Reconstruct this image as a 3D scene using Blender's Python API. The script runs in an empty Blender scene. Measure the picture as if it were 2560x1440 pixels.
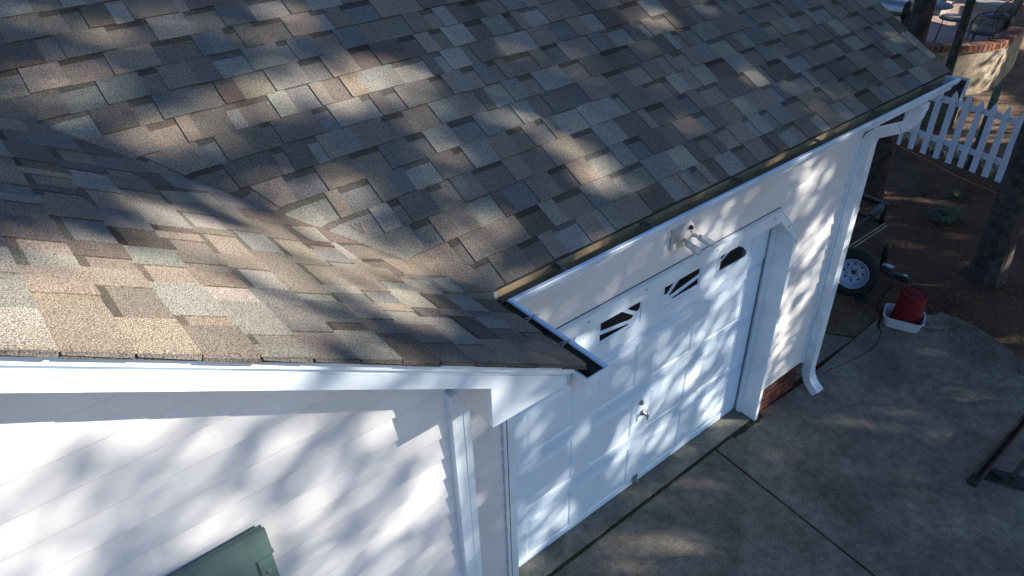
import bpy, math, random
from mathutils import Vector, Matrix
random.seed(7)
S = bpy.context.scene
C = S.collection
R = math.radians
# ---------------------------------------------------------------- camera
cam = bpy.data.cameras.new('camera'); co = bpy.data.objects.new('camera', cam); C.objects.link(co)
CAM = Vector((-4.67723, -2.42895, 4.81552))
yaw, pit, rol = R(38.4923), R(34.3766), R(-1.6330)
fw = Vector((math.sin(yaw)*math.cos(pit), math.cos(yaw)*math.cos(pit), -math.sin(pit)))
r0 = Vector((math.cos(yaw), -math.sin(yaw), 0)); u0 = r0.cross(fw)
rt = r0*math.cos(rol)+u0*math.sin(rol); up = -r0*math.sin(rol)+u0*math.cos(rol)
M = Matrix((rt, up, -fw)).transposed().to_4x4(); M.translation = CAM
co.matrix_world = M
cam.sensor_width = 36; cam.lens = 36*1841.2/2560; cam.clip_start = .05; cam.clip_end = 500
S.camera = co
S.render.resolution_x = 1024; S.render.resolution_y = 576
# ---------------------------------------------------------------- light
SUN = Vector((1, -1, .5)).normalized()
w = bpy.data.worlds.new('World'); S.world = w; w.use_nodes = True
nt = w.node_tree; bg = nt.nodes['Background']
sk = nt.nodes.new('ShaderNodeTexSky'); sk.sky_type = 'NISHITA'; sk.sun_disc = False
sk.sun_elevation = math.asin(SUN.z); sk.sun_rotation = math.atan2(SUN.x, SUN.y)
sk.air_density = 1.2; sk.dust_density = .6; sk.ozone_density = 1.6
tn = nt.nodes.new('ShaderNodeMix'); tn.data_type = 'RGBA'; tn.blend_type = 'MULTIPLY'; tn.inputs[0].default_value = 1
tn.inputs[7].default_value = (.74, .94, 1.28, 1)
nt.links.new(sk.outputs[0], tn.inputs[6]); nt.links.new(tn.outputs[2], bg.inputs[0]); bg.inputs[1].default_value = .065
sl = bpy.data.lights.new('sun', 'SUN'); sl.energy = 5.0; sl.angle = R(.55); sl.color = (1, .915, .81)
so = bpy.data.objects.new('sun', sl); C.objects.link(so)
so.rotation_euler = (-SUN).to_track_quat('-Z', 'Y').to_euler(); so.location = (8, -8, 12)
S.view_settings.view_transform = 'Standard'; S.view_settings.look = 'None'
S.view_settings.gamma = 1; S.view_settings.exposure = 1.55
# ---------------------------------------------------------------- materials
def mat(name, col, rough=.6, var=.12, scale=6, bump=0, bscale=60, metal=0, spec=None, speck=0, spscale=300, col2=None, attr=False, coat=0, noise_detail=6, mott=0):
    m = bpy.data.materials.new(name); m.use_nodes = True; n = m.node_tree.nodes; l = m.node_tree.links
    b = n['Principled BSDF']; b.inputs['Roughness'].default_value = rough; b.inputs['Metallic'].default_value = metal
    if spec is not None: b.inputs['Specular IOR Level'].default_value = spec
    tc = n.new('ShaderNodeTexCoord'); co_ = tc.outputs['Object']
    nz = n.new('ShaderNodeTexNoise'); nz.inputs['Scale'].default_value = scale; nz.inputs['Detail'].default_value = noise_detail; nz.inputs['Roughness'].default_value = .6
    l.new(co_, nz.inputs['Vector'])
    mx = n.new('ShaderNodeMix'); mx.data_type = 'RGBA'
    c2 = col2 if col2 else tuple(c*(1-var*2) for c in col)
    c1 = col if col2 else tuple(min(1, c*(1+var*.6)) for c in col)
    ramp = n.new('ShaderNodeMapRange'); ramp.inputs['From Min'].default_value = .35; ramp.inputs['From Max'].default_value = .65
    l.new(nz.outputs['Fac'], ramp.inputs['Value']); l.new(ramp.outputs[0], mx.inputs[0])
    mx.inputs[6].default_value = (*c2, 1); mx.inputs[7].default_value = (*c1, 1)
    out = mx.outputs[2]
    if attr:
        at = n.new('ShaderNodeVertexColor'); at.layer_name = 'col'
        mm = n.new('ShaderNodeMix'); mm.data_type = 'RGBA'; mm.blend_type = 'MULTIPLY'; mm.inputs[0].default_value = 1
        l.new(out, mm.inputs[6]); l.new(at.outputs[0], mm.inputs[7]); out = mm.outputs[2]
    for ms_,amt in (((mott,.22),(mott*6,.2)) if mott else ()):
        s2 = n.new('ShaderNodeTexNoise'); s2.inputs['Scale'].default_value = ms_; s2.inputs['Detail'].default_value = 8; s2.inputs['Roughness'].default_value = .65
        l.new(co_, s2.inputs['Vector'])
        mr = n.new('ShaderNodeMapRange'); mr.inputs['From Min'].default_value = .35; mr.inputs['From Max'].default_value = .65
        mr.inputs['To Min'].default_value = 1-amt*1.2; mr.inputs['To Max'].default_value = 1+amt
        l.new(s2.outputs['Fac'], mr.inputs['Value'])
        mm = n.new('ShaderNodeMix'); mm.data_type = 'RGBA'; mm.blend_type = 'MULTIPLY'; mm.inputs[0].default_value = 1
        l.new(out, mm.inputs[6]); l.new(mr.outputs[0], mm.inputs[7]); out = mm.outputs[2]
    if speck:
        s2 = n.new('ShaderNodeTexNoise'); s2.inputs['Scale'].default_value = spscale; s2.inputs['Detail'].default_value = 2
        l.new(co_, s2.inputs['Vector'])
        mr = n.new('ShaderNodeMapRange'); mr.inputs['From Min'].default_value = .3; mr.inputs['From Max'].default_value = .7
        mr.inputs['To Min'].default_value = 1-speck; mr.inputs['To Max'].default_value = 1+speck
        l.new(s2.outputs['Fac'], mr.inputs['Value'])
        mm = n.new('ShaderNodeMix'); mm.data_type = 'RGBA'; mm.blend_type = 'MULTIPLY'; mm.inputs[0].default_value = 1
        l.new(out, mm.inputs[6]); l.new(mr.outputs[0], mm.inputs[7]); out = mm.outputs[2]
    l.new(out, b.inputs['Base Color'])
    if bump:
        bn = n.new('ShaderNodeTexNoise'); bn.inputs['Scale'].default_value = bscale; bn.inputs['Detail'].default_value = 4
        l.new(co_, bn.inputs['Vector'])
        bb = n.new('ShaderNodeBump'); bb.inputs['Strength'].default_value = bump; bb.inputs['Distance'].default_value = .01
        l.new(bn.outputs['Fac'], bb.inputs['Height']); l.new(bb.outputs[0], b.inputs['Normal'])
    return m
M_ = {}
M_['siding'] = mat('siding', (.71, .70, .70), .55, .07, 1.5, .05, 30, speck=.02, spscale=60)
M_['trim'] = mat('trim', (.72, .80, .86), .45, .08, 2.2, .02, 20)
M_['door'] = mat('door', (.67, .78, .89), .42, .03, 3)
M_['metalwhite'] = mat('metalwhite', (.69, .77, .84), .35, .10, 4)
M_['gutterin'] = mat('gutterin', (.12, .085, .045), .8, .3, 8, .2, 40, col2=(.02, .014, .008))
M_['gutterback'] = mat('gutterback', (.52, .40, .22), .75, .2, 6, .2, 40, col2=(.30, .225, .12))
M_['galv'] = mat('galv', (.28, .30, .32), .5, .2, 30)
M_['sealant'] = mat('sealant', (.5, .5, .5), .4, .1, 40, .5, 60)
M_['shingle'] = mat('shingle', (1, 1, 1), .95, .1, 2.2, .7, 330, speck=.7, spscale=250, attr=True, spec=.15)
M_['deck'] = mat('deck', (.05, .045, .04), .9)
M_['brick'] = mat('brick', (.2, .07, .045), .9, .3, 20, .3, 80, attr=True)
M_['mortar'] = mat('mortar', (.16, .13, .11), .95, .2, 30, .3, 80)
M_['concrete'] = mat('concrete', (.225, .197, .158), .95, .0, 1.3, .5, 120, col2=(.125, .110, .090), speck=.4, spscale=90, mott=2.2)
M_['sill'] = mat('sill', (.23, .215, .17), .95, .0, 3, .4, 120, col2=(.13, .12, .095), speck=.3, spscale=90, mott=2.5)
M_['soil'] = mat('soil', (.11, .06, .034), 1, 0, 2.2, .8, 60, col2=(.17, .12, .078), speck=.45, spscale=45)
M_['yard'] = mat('yard', (.052, .022, .011), 1, 0, 1.1, .9, 50, col2=(.125, .066, .034), speck=.5, spscale=60)
M_['moss'] = mat('moss', (.035, .045, .012), 1, .4, 30, .8, 120, col2=(.02, .018, .012))
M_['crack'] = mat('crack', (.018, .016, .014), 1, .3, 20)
M_['glass'] = mat('glass', (.012, .012, .014), .08, .1, 3)
M_['steel'] = mat('steel', (.35, .35, .36), .35, .1, 8, metal=.9)
M_['darkmetal'] = mat('darkmetal', (.02, .02, .022), .5, .3, 12)
M_['rust'] = mat('rust', (.10, .045, .03), .85, .3, 14, .3, 60, col2=(.03, .02, .018))
M_['green'] = mat('green', (.10, .165, .15), .5, .1, 4, .12, 90)
M_['greend'] = mat('greend', (.06, .11, .105), .5, .1, 4)
M_['lamp'] = mat('lamp', (.62, .61, .58), .4, .04, 20)
M_['black'] = mat('black', (.006, .006, .006), .5, .2, 10)
M_['rubber'] = mat('rubber', (.012, .012, .013), .8, .2, 20, .2, 60)
M_['rim'] = mat('rim', (.34, .40, .54), .35, .05, 8, coat=.5)
M_['bucket'] = mat('bucket', (.15, .010, .012), .7, .12, 10, spec=.15)
M_['tub'] = mat('tub', (.55, .56, .6), .4, .05, 10)
M_['picket'] = mat('picket', (.57, .58, .65), .6, .06, 12, .1, 60)
M_['lattice'] = mat('lattice', (.34, .36, .33), .5, .15, 12)
M_['oldwood'] = mat('oldwood', (.10, .12, .09), .9, .3, 18, .5, 60)
M_['bark'] = mat('bark', (.075, .055, .045), 1, 0, 9, 1, 26, col2=(.022, .017, .016), speck=.35, spscale=40)
M_['needle'] = mat('needle', (.05, .075, .03), .8, .3, 1.5, attr=True)
M_['leaf'] = mat('leaf', (.06, .10, .03), .7, .3, 9)
M_['straw'] = mat('straw', (.30, .15, .075), .8, .3, 3, attr=True)
M_['stucco'] = mat('stucco', (.40, .33, .24), .95, 0, 4, .6, 70, col2=(.20, .165, .12), speck=.3, spscale=40, mott=1.6)
M_['paver'] = mat('paver', (.36, .25, .2), .9, .2, 12, .3, 60, speck=.15, spscale=30)
M_['cream'] = mat('cream', (.42, .37, .25), .6, .1, 6)
M_['cushion'] = mat('cushion', (.12, .135, .16), .9, .1, 12)
M_['cord'] = mat('cord', (.55, .10, .02), .5, .1, 30)
M_['oldneedle'] = mat('oldneedle', (.30, .13, .05), .8, .2, 30)
M_['block'] = mat('block', (.2, .175, .155), .95, .15, 14, .5, 90)
M_['caprim'] = mat('caprim', (.62, .58, .52), .5, .1, 10)
M_['stone'] = mat('stone', (.25, .23, .2), .9, .2, 8, .4, 50)
# ---------------------------------------------------------------- mesh builder
class MB:
    def __init__(s): s.v=[]; s.f=[]; s.m=[]; s.c=[]; s.sm=[]
    def face(s, pts, mi=0, col=(1,1,1), smooth=False):
        i=len(s.v); s.v += [tuple(p) for p in pts]; s.f.append(tuple(range(i, i+len(pts)))); s.m.append(mi); s.c.append(col); s.sm.append(smooth)
    def hexa(s, p, mi=0, col=(1,1,1)):      # 8 pts: bottom 4 ccw, top 4 ccw
        i=len(s.v); s.v += [tuple(q) for q in p]
        for f in ((3,2,1,0),(4,5,6,7),(0,1,5,4),(1,2,6,5),(2,3,7,6),(3,0,4,7)):
            s.f.append(tuple(i+k for k in f)); s.m.append(mi); s.c.append(col); s.sm.append(False)
    def box(s, x0,y0,z0,x1,y1,z1, mi=0, col=(1,1,1)):
        s.hexa([(x0,y0,z0),(x1,y0,z0),(x1,y1,z0),(x0,y1,z0),(x0,y0,z1),(x1,y0,z1),(x1,y1,z1),(x0,y1,z1)], mi, col)
    def obox(s, c, ax, ay, az, mi=0, col=(1,1,1)):   # centre + half axes
        c=Vector(c); ax=Vector(ax); ay=Vector(ay); az=Vector(az)
        s.hexa([c-ax-ay-az,c+ax-ay-az,c+ax+ay-az,c-ax+ay-az,c-ax-ay+az,c+ax-ay+az,c+ax+ay+az,c-ax+ay+az], mi, col)
    def prism(s, poly, ext, mi=0, col=(1,1,1)):      # poly: 3d pts, ext: vector
        e=Vector(ext); a=[Vector(p) for p in poly]; b=[p+e for p in a]; n=len(a)
        s.face(a[::-1], mi, col); s.face(b, mi, col)
        for k in range(n):
            j=(k+1)%n; s.face([a[k],a[j],b[j],b[k]], mi, col)
    def tube(s, path, rad, seg=12, mi=0, caps=True, col=(1,1,1), smooth=True):
        P=[Vector(p) for p in path]; n=len(P); rr = rad if isinstance(rad,(list,tuple)) else [rad]*n
        d0=(P[1]-P[0]).normalized(); ref = Vector((0,0,1)) if abs(d0.z)<.9 else Vector((1,0,0))
        u=d0.cross(ref).normalized(); i0=len(s.v)
        for k in range(n):
            d = (P[min(k+1,n-1)]-P[max(k-1,0)]).normalized()
            u = (u-d*u.dot(d)).normalized(); vv=d.cross(u)
            for q in range(seg):
                a=2*math.pi*q/seg; s.v.append(tuple(P[k]+(u*math.cos(a)+vv*math.sin(a))*rr[k]))
        for k in range(n-1):
            for q in range(seg):
                a=i0+k*seg+q; b=i0+k*seg+(q+1)%seg
                s.f.append((a,b,b+seg,a+seg)); s.m.append(mi); s.c.append(col); s.sm.append(smooth)
        if caps:
            s.f.append(tuple(i0+q for q in range(seg))[::-1]); s.m.append(mi); s.c.append(col); s.sm.append(False)
            s.f.append(tuple(i0+(n-1)*seg+q for q in range(seg))); s.m.append(mi); s.c.append(col); s.sm.append(False)
    def lathe(s, c, axis, prof, seg=24, mi=0, col=(1,1,1)):   # prof: (r, h)
        c=Vector(c); d=Vector(axis).normalized(); ref=Vector((0,0,1)) if abs(d.z)<.9 else Vector((1,0,0))
        u=d.cross(ref).normalized(); v=d.cross(u); i0=len(s.v)
        for r,h in prof:
            for q in range(seg):
                a=2*math.pi*q/seg; s.v.append(tuple(c+d*h+(u*math.cos(a)+v*math.sin(a))*r))
        for k in range(len(prof)-1):
            for q in range(seg):
                a=i0+k*seg+q; b=i0+k*seg+(q+1)%seg
                s.f.append((a,b,b+seg,a+seg)); s.m.append(mi); s.c.append(col); s.sm.append(True)
    def build(s, name, mats, parent=None, loc=None):
        if not isinstance(mats,(list,tuple)): mats=[mats]
        me=bpy.data.meshes.new(name); me.from_pydata(s.v, [], s.f)
        for m in mats: me.materials.append(M_[m])
        me.polygons.foreach_set('material_index', s.m); me.polygons.foreach_set('use_smooth', s.sm)
        if any(c!=(1,1,1) for c in s.c) or any(mm in ('shingle','brick','needle','straw') for mm in mats):
            ca=me.color_attributes.new('col','FLOAT_COLOR','CORNER'); buf=[]
            for f,c in zip(s.f,s.c): buf += [c[0],c[1],c[2],1]*len(f)
            ca.data.foreach_set('color', buf)
        me.update()
        o=bpy.data.objects.new(name, me); C.objects.link(o)
        if parent is not None:
            o.parent=parent
            if parent.type=='EMPTY': o.matrix_parent_inverse = Matrix.Translation(-Vector(parent.location))
        return o
def empty(name, loc=(0,0,0)):
    o=bpy.data.objects.new(name, None); C.objects.link(o); o.location=loc; o.empty_display_size=.2; return o
def tag(o, label=None, cat=None, group=None, kind=None):
    if label: o['label']=label
    if cat: o['category']=cat
    if group: o['group']=group
    if kind: o['kind']=kind
    return o
# ================================================================ SETTING
mb=MB(); N=40
def gz(x,y): return -.035
mb.face([(-90,-90,-.05),(110,-90,-.05),(110,110,-.05),(-90,110,-.05)])
tag(mb.build('ground','yard'), kind='structure')
mb=MB()
mb.face([(6.6,-8,-.040),(30,-8,-.040),(30,20,-.040),(7.1,20,-.040),(7.1,2.9,-.040)])
tag(mb.build('sandy_yard','soil'), kind='structure')
# driveway slabs
dw=MB()
def slab(b, poly, z, th=.1, mi=0):
    n=len(poly); b.face([(x,y,z) for x,y in poly],mi)
    for k in range(n):
        j=(k+1)%n; b.face([(*poly[k],z),(*poly[k],z-th),(*poly[j],z-th),(*poly[j],z)],mi)
slab(dw,[(-12,-14),(-1.70,-14),(-.547,-.012),(-12,-.012)],-.010)
def jag(P,seed,amp):
    q=random.Random(seed); out=[]
    for k in range(len(P)-1):
        for i in range(4):
            t=i/4; j=amp*q.uniform(-1,1) if (k or i) else 0
            out.append((P[k][0]+(P[k+1][0]-P[k][0])*t+j*.5,P[k][1]+(P[k+1][1]-P[k][1])*t+j))
    out.append(P[-1]); return out
CK=jag([(2.10,-.10),(1.87,-.165),(1.64,-.18),(1.46,-.135),(1.28,-.115),(1.08,-.07),(.95,-.025)],4,.008)
EDGE=jag([(2.2,-14),(2.5,-4),(2.55,-2.2),(2.70,-1.26),(2.83,-.98),(2.94,-.66),(2.90,-.35),(2.62,-.12),(2.38,.02)],9,.05)
slab(dw,[(-1.675,-14)]+EDGE+[(2.2,-.02)]+CK+[(.06,.028),(-.525,-.012)],-.010)
q=random.Random(31)
for P in (((.95,-.5),(1.15,-.9),(1.1,-1.3)),((-1.9,-.35),(-1.5,-.6)),((.4,-.35),(.75,-.42),(1.2,-.75))):
    J=jag(list(P),int(P[0][0]*100),.02)
    for a,b_ in zip(J[:-1],J[1:]): dw.face([(a[0],a[1],-.0085),(b_[0],b_[1],-.0085),(b_[0]+.002,b_[1]+.002,-.0085),(a[0]+.002,a[1]+.002,-.0085)],1)
tag(dw.build('driveway',['concrete','crack']), kind='structure')
sw=MB()
slab(sw,[(x,y+.009) for x,y in CK[::-1]]+[(2.18,-.005),(2.36,.055),(1.84,.028),(1.0,.0)],-.012)
slab(sw,[(.78,.06),(1.16,.06),(1.80,.035),(1.50,.5),(.78,.8)],-.014)
tag(sw.build('walkway','concrete'), kind='structure')
sp=MB(); slab(sp,[(1.86,.045),(2.38,.075),(2.9,.75),(1.95,1.1),(1.35,.75)],-.03)
tag(sp.build('dirt_patch','soil'), kind='structure')
ss=MB(); slab(ss,[(-3.5,.016),(.055,.016),(.055,.35),(-3.5,.35)],0)
tag(ss.build('door_sill_slab','sill'), kind='structure')
# moss joint
ms=MB(); rnd=random.Random(3)
x=-3.5
while x<.12:
    wd=rnd.uniform(.010,.017)+(.02 if x>-.2 else 0)*rnd.random()
    for q in range(3 if x>-.35 else 1):
        cx=x+rnd.uniform(-.01,.01); cy=.002+rnd.uniform(-.006,.006)+(-.03*rnd.random() if x>-.3 else 0); r=wd*rnd.uniform(.6,1.1); h=rnd.uniform(.002,.010)
        a0=rnd.random()*6; ring=[(cx+r*1.5*math.cos(a0+k*1.05),cy+r*math.sin(a0+k*1.05),-.012) for k in range(6)]
        for k in range(6): ms.face([ring[k],ring[(k+1)%6],(cx,cy,h-.008)])
    x+=.008
tag(ms.build('moss','moss'),'green black moss filling the joint before the garage door','moss',kind='stuff')
# ================================================================ HOUSE
house=empty('garage_house',(0,0,0))
tag(house,'white vinyl sided garage wing with brown grey shingle roof and white gutters','house')
E_=.1143; SL=7/12
# ---- siding
def lap(b, p0, p1, zb, outn, zt=None, zl=None, zr=None):
    pass
def siding_wall(b, org, dirv, outn, spans):
    """spans(z0,z1)->list of (s0b,s1b,s0t,s1t) along dirv"""
    d=Vector(dirv); o=Vector(outn); org=Vector(org)
    def P(sv,z,off): q=org+d*sv+o*off; return (q.x,q.y,z)
    def run(zlo,zhi):
        z=zlo
        while z<zhi:
            zt=z+E_
            for a0,a1,b0,b1 in spans(z,zt):
                # butt lip
                b.face([P(a0,z,0),P(a1,z,0),P(a1,z,.0108),P(a0,z,.0108)])
                b.face([P(a0,z,.0108),P(a1,z,.0108),P(a1,z+.005,.0122),P(a0,z+.005,.0122)])
                b.face([P(a0,z+.005,.0122),P(a1,z+.005,.0122),P(b1,zt,.001),P(b0,zt,.001)])
            z=zt
    return run
gw=MB()
def sp_g(z,zt):
    out=[]
    if z<2.2:
        def xl(zz): return -2.860+max(0,min(.36,(zz-1.93)))
        def xr(zz): return .046-max(0,min(.36,(zz-1.93)))
        out.append((-3.54,xl(z),-3.54,xl(zt))); out.append((xr(z),.655,xr(zt),.655))
    else: out.append((-3.54,.655,-3.54,.655))
    return out
siding_wall(gw,(0,0,0),(1,0,0),(0,-1,0),sp_g)(.335,2.93)
gw.build('siding_wall','siding',house)
ww=MB()
def xr_w(z): return min(-3.595, -3.20-(z-3.0+.10)/SL)
siding_wall(ww,(0,-.645,0),(1,0,0),(0,-1,0),lambda z,zt:[(-8.9,xr_w(z),-8.9,max(-8.9,xr_w(zt)))])(-.018+.0,4.6)
ww.build('gable_siding_wall','siding',house)
ew=MB()
def spe(z,zt): 
    def f(q): 
        k=max(0,(q-2.93))/SL; return (min(2.7,k),max(2.75,5.4-k))
    a=f(z); b=f(zt); return [(a[0],a[1],b[0],b[1])]
siding_wall(ew,(.70,0,0),(0,1,0),(1,0,0),spe)(.335,4.5)
ew.build('side_wall','siding',house)
ew=MB(); ew.box(-8.85,5.3,-.1,.69,5.4,2.95); ew.build('back_wall','siding',house)
ew=MB(); ew.box(-8.9,-.60,-.1,-8.8,5.4,2.95); ew.build('side_wall','siding',house)
ew=MB(); ew.box(-3.5,-.60,-.1,-3.6+.02,.05,2.9); ew.build('side_wall','siding',house)
# inner dark backing walls
bk=MB(); bk.box(-3.5,.02,.3,-2.86,.12,2.95); bk.box(.075,.02,.33,.66,.12,2.95); bk.box(-2.86,.02,2.20,.075,.12,2.95); 
bk.box(-8.8,-.635,-.1,-3.56,-.55,3.0)
bk.box(-3.0,.32,-.05,.2,.36,2.4)
bk.build('wall_core','deck',house)
# ---- brick base
bb=MB(); mo=MB()
rb=random.Random(5)
def brick_face(x0,x1,y,zb,rows,ext=.03):
    for r in range(rows):
        z0=zb+r*.0762; xx=x0-(.1 if r%2 else 0)
        while xx<x1:
            a=max(x0,xx); e=min(x1,xx+.194)
            if e-a>.01:
                k=rb.uniform(.5,1.25); c=(k*rb.uniform(.8,1.2),k*rb.uniform(.6,1),k*rb.uniform(.6,1))
                bb.box(a,y-.006,z0,e,y+.05,z0+.0665,0,c)
            xx+=.2035
brick_face(.085,.69,.035,-.048,5)
mo.box(.06,.037,-.06,.688,.12,.3330)
mo.box(.60,.04,-.06,.687,5.35,.332)
bo=mo.build('foundation','mortar',house); bb.build('brick','brick',bo)
# ---- garage opening surround (white trim, chamfered corner)
tr=MB()
def ring(y0,y1,inner,outer):
    n=len(inner)
    for k in range(n-1):
        a,b_,c,d=inner[k],inner[k+1],outer[k+1],outer[k]
        tr.hexa([(a[0],y0,a[1]),(b_[0],y0,b_[1]),(c[0],y0,c[1]),(d[0],y0,d[1]),(a[0],y1,a[1]),(b_[0],y1,b_[1]),(c[0],y1,c[1]),(d[0],y1,d[1])])
XL=-2.773
inner=[(XL,.03),(XL,1.905),(XL+.255,2.15),(-.252,2.15),(.003,1.905),(.003,-.008)]
outer=[(XL-.052,.30),(XL-.052,1.93),(XL+.275,2.276),(-.302,2.276),(.042,1.93),(.042,.005)]
ring(-.020,.012,inner,outer)
# drip flange along the head
tr.hexa([(XL+.25,-.034,2.262),(-.300,-.034,2.262),(-.300,.0,2.280),(XL+.25,.0,2.280),(XL+.25,-.034,2.268),(-.300,-.034,2.268),(-.300,.0,2.286),(XL+.25,.0,2.286)])
tr.hexa([(-.300,-.026,2.274),(.044,-.026,1.928),(.052,-.026,1.936),(-.290,-.026,2.284),(-.300,0,2.274),(.044,0,1.928),(.052,0,1.936),(-.290,0,2.284)])
# left narrow double bead
tr.box(XL-.086,-.026,.28,XL-.064,.0,2.0)
# reveals
iy0,iy1=.0121,.30
for k in range(len(inner)-1):
    a,b_=inner[k],inner[k+1]; dx,dz=b_[0]-a[0],b_[1]-a[1]; L=math.hypot(dx,dz); nx,nz=-dz/L*.02,dx/L*.02
    tr.hexa([(a[0],iy0,a[1]),(b_[0],iy0,b_[1]),(b_[0]+nx,iy0,b_[1]+nz),(a[0]+nx,iy0,a[1]+nz),(a[0],iy1,a[1]),(b_[0],iy1,b_[1]),(b_[0]+nx,iy1,b_[1]+nz),(a[0]+nx,iy1,a[1]+nz)])
# door stops
tr.box(-.014,.135,.0,.002,.172,2.14); tr.box(XL+.001,.135,.0,XL+.018,.172,2.14)
# corner posts / J channel
tr.box(.640,-.024,.325,.664,.0,2.93); tr.box(.664,-.016,.325,.705,.02,2.93)
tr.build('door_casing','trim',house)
cp=MB()
cp.box(-3.603,-.684,-.05,-3.515,-.60,2.94); cp.box(-3.603,-.690,-.05,-3.590,-.684,2.94); cp.box(-3.548,-.6875,-.05,-3.541,-.684,2.94)
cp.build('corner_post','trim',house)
for (x,z) in [(-.35,2.215),(-1.0,2.215),(-1.7,2.215),(-2.2,2.215),(-.13,2.07),(.02,1.88),(.022,1.62),(.022,1.4),(.022,1.1),(.022,.75),(XL-.03,1.85)]:
    sc=MB(); sc.obox((x,-.0195,z),(.009,0,.004),(0,.002,0),(-.003,0,.005)); sc.build('trim_fastener','galv',house)
cl=MB(); cl.box(XL+.25,-.0185,2.2865,-.30,-.0135,2.2895); cl.build('caulk_line','crack',house)  # dark strip painting the gap and shade line above the flange
cl=MB(); cl.box(XL+.26,-.0205,2.250,-.30,-.0185,2.2535); cl.build('caulk_line','crack',house)  # dark strip standing in for the shadow below the flange
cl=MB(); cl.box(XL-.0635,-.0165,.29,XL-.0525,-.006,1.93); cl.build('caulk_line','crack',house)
cl=MB(); cl.box(-.0165,.188,.004,-.0135,.194,2.1); cl.build('door_gap','crack',house)
# ---- garage door
door=MB(); DY=.19
H=.5325
def zsec(k): return .005+k*H
cols=[(-2.52,-2.09),(-1.90,-1.465),(-1.282,-.840),(-.655,-.215)]
for k in range(4):
    z0=zsec(k); z1=zsec(k+1)-.006
    door.box(-2.77,DY+.012,z0-.003,.03,DY+.05,z1+.0028)                   # core
    # face with stepped ribs top and bottom
    door.box(-2.77,DY+.0075,z0,.03,DY+.0125,z0+.014); door.box(-2.77,DY+.007,z0+.022,.03,DY+.0125,z0+.0475)
    door.box(-2.77,DY+.0075,z1-.014,.03,DY+.0125,z1); door.box(-2.77,DY+.007,z1-.0475,.03,DY+.0125,z1-.022)
    lo,hi=z0+.048,z1-.048
    if k<3:
        px=-2.77
        for a,b_ in cols:
            door.box(px,DY+.0045,lo,a,DY+.0125,hi); px=b_
            # raised panel: sloped frame + field
            fr=.022
            z_a,z_b=lo+.012,hi-.012
            door.box(a,DY+.0045,lo,b_,DY+.0125,z_a); door.box(a,DY+.0045,z_b,b_,DY+.0125,hi)
            y1=DY+.0082; o1=(a,z_a),(b_,z_a),(b_,z_b),(a,z_b); i1=(a+.012,z_a+.012),(b_-.012,z_a+.012),(b_-.012,z_b-.012),(a+.012,z_b-.012)
            i2=(a+.045,z_a+.045),(b_-.045,z_a+.045),(b_-.045,z_b-.045),(a+.045,z_b-.045)
            for q in range(4):
                j=(q+1)%4
                door.face([(o1[q][0],DY+.0045,o1[q][1]),(o1[j][0],DY+.0045,o1[j][1]),(i1[j][0],y1+.0045,i1[j][1]),(i1[q][0],y1+.0045,i1[q][1])])
                door.face([(i1[q][0],y1+.0045,i1[q][1]),(i1[j][0],y1+.0045,i1[j][1]),(i2[j][0],DY+.005,i2[j][1]),(i2[q][0],DY+.005,i2[q][1])])
            door.face([(x_,DY+.005,z_) for x_,z_ in i2])
        door.box(px,DY+.0045,lo,.03,DY+.0125,hi)
    else:
        px=-2.77
        for a,b_ in cols:
            door.box(px,DY,lo,a,DY+.0125,hi); px=b_
            zz=1.735
            door.box(a,DY,lo,b_,DY+.0125,zz); door.box(a,DY,2.05,b_,DY+.0125,hi)
        door.box(px,DY,lo,.03,DY+.0125,hi)
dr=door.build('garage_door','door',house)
hl=MB()
hl.lathe((-1.374,DY,.922),(0,-1,0),[(.0,.018),(.012,.018),(.02,.012),(.022,0)],20)
hl.build('lock_cylinder','steel',dr)
hl=MB()
hl.lathe((-1.345,DY,.80),(0,-1,0),[(.0,.05),(.010,.05),(.010,.014),(.024,.012),(.026,0)],18)
hl.tube([(-1.345,DY-.050,.840),(-1.345,DY-.053,.80),(-1.345,DY-.050,.760)],[.006,.009,.006],10)
hl.build('door_handle','steel',dr)
hl=MB(); hl.box(-1.385,DY-.035,.035,-1.335,DY,.043); hl.box(-1.385,DY-.006,.035,-1.335,DY,.10); hl.box(-1.385,DY-.035,.043,-1.377,DY-.006,.085)
hl.build('lift_handle','steel',dr)
# windows: frame with sunburst insert
gp=[
 [[(-2.36,1.77),(-2.36,1.79),(-2.10,1.79)]],
 [[(-1.872,1.99),(-1.869,1.858),(-1.58,1.812),(-1.562,1.817),(-1.553,1.833),(-1.60,1.865),(-1.80,2.01)],[(-1.874,1.825),(-1.872,1.773),(-1.602,1.773),(-1.599,1.783)],[(-1.70,2.01),(-1.589,1.890),(-1.514,1.849),(-1.493,1.871),(-1.495,2.01)]],
 [[(-1.249,2.01),(-1.244,1.859),(-1.216,1.852),(-1.07,2.01)],[(-1.189,1.836),(-1.182,1.823),(-.881,1.868),(-.868,1.874),(-.872,2.01),(-.99,2.01)],[(-1.15,1.791),(-1.146,1.781),(-.872,1.781),(-.872,1.834)]],
 [[(-.623,1.789),(-.619,1.865),(-.50,1.93),(-.424,1.925),(-.35,1.882),(-.305,1.832),(-.291,1.805),(-.302,1.789)],[(-.623,1.885),(-.55,1.925),(-.60,1.94),(-.623,1.94)]],
]
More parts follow.
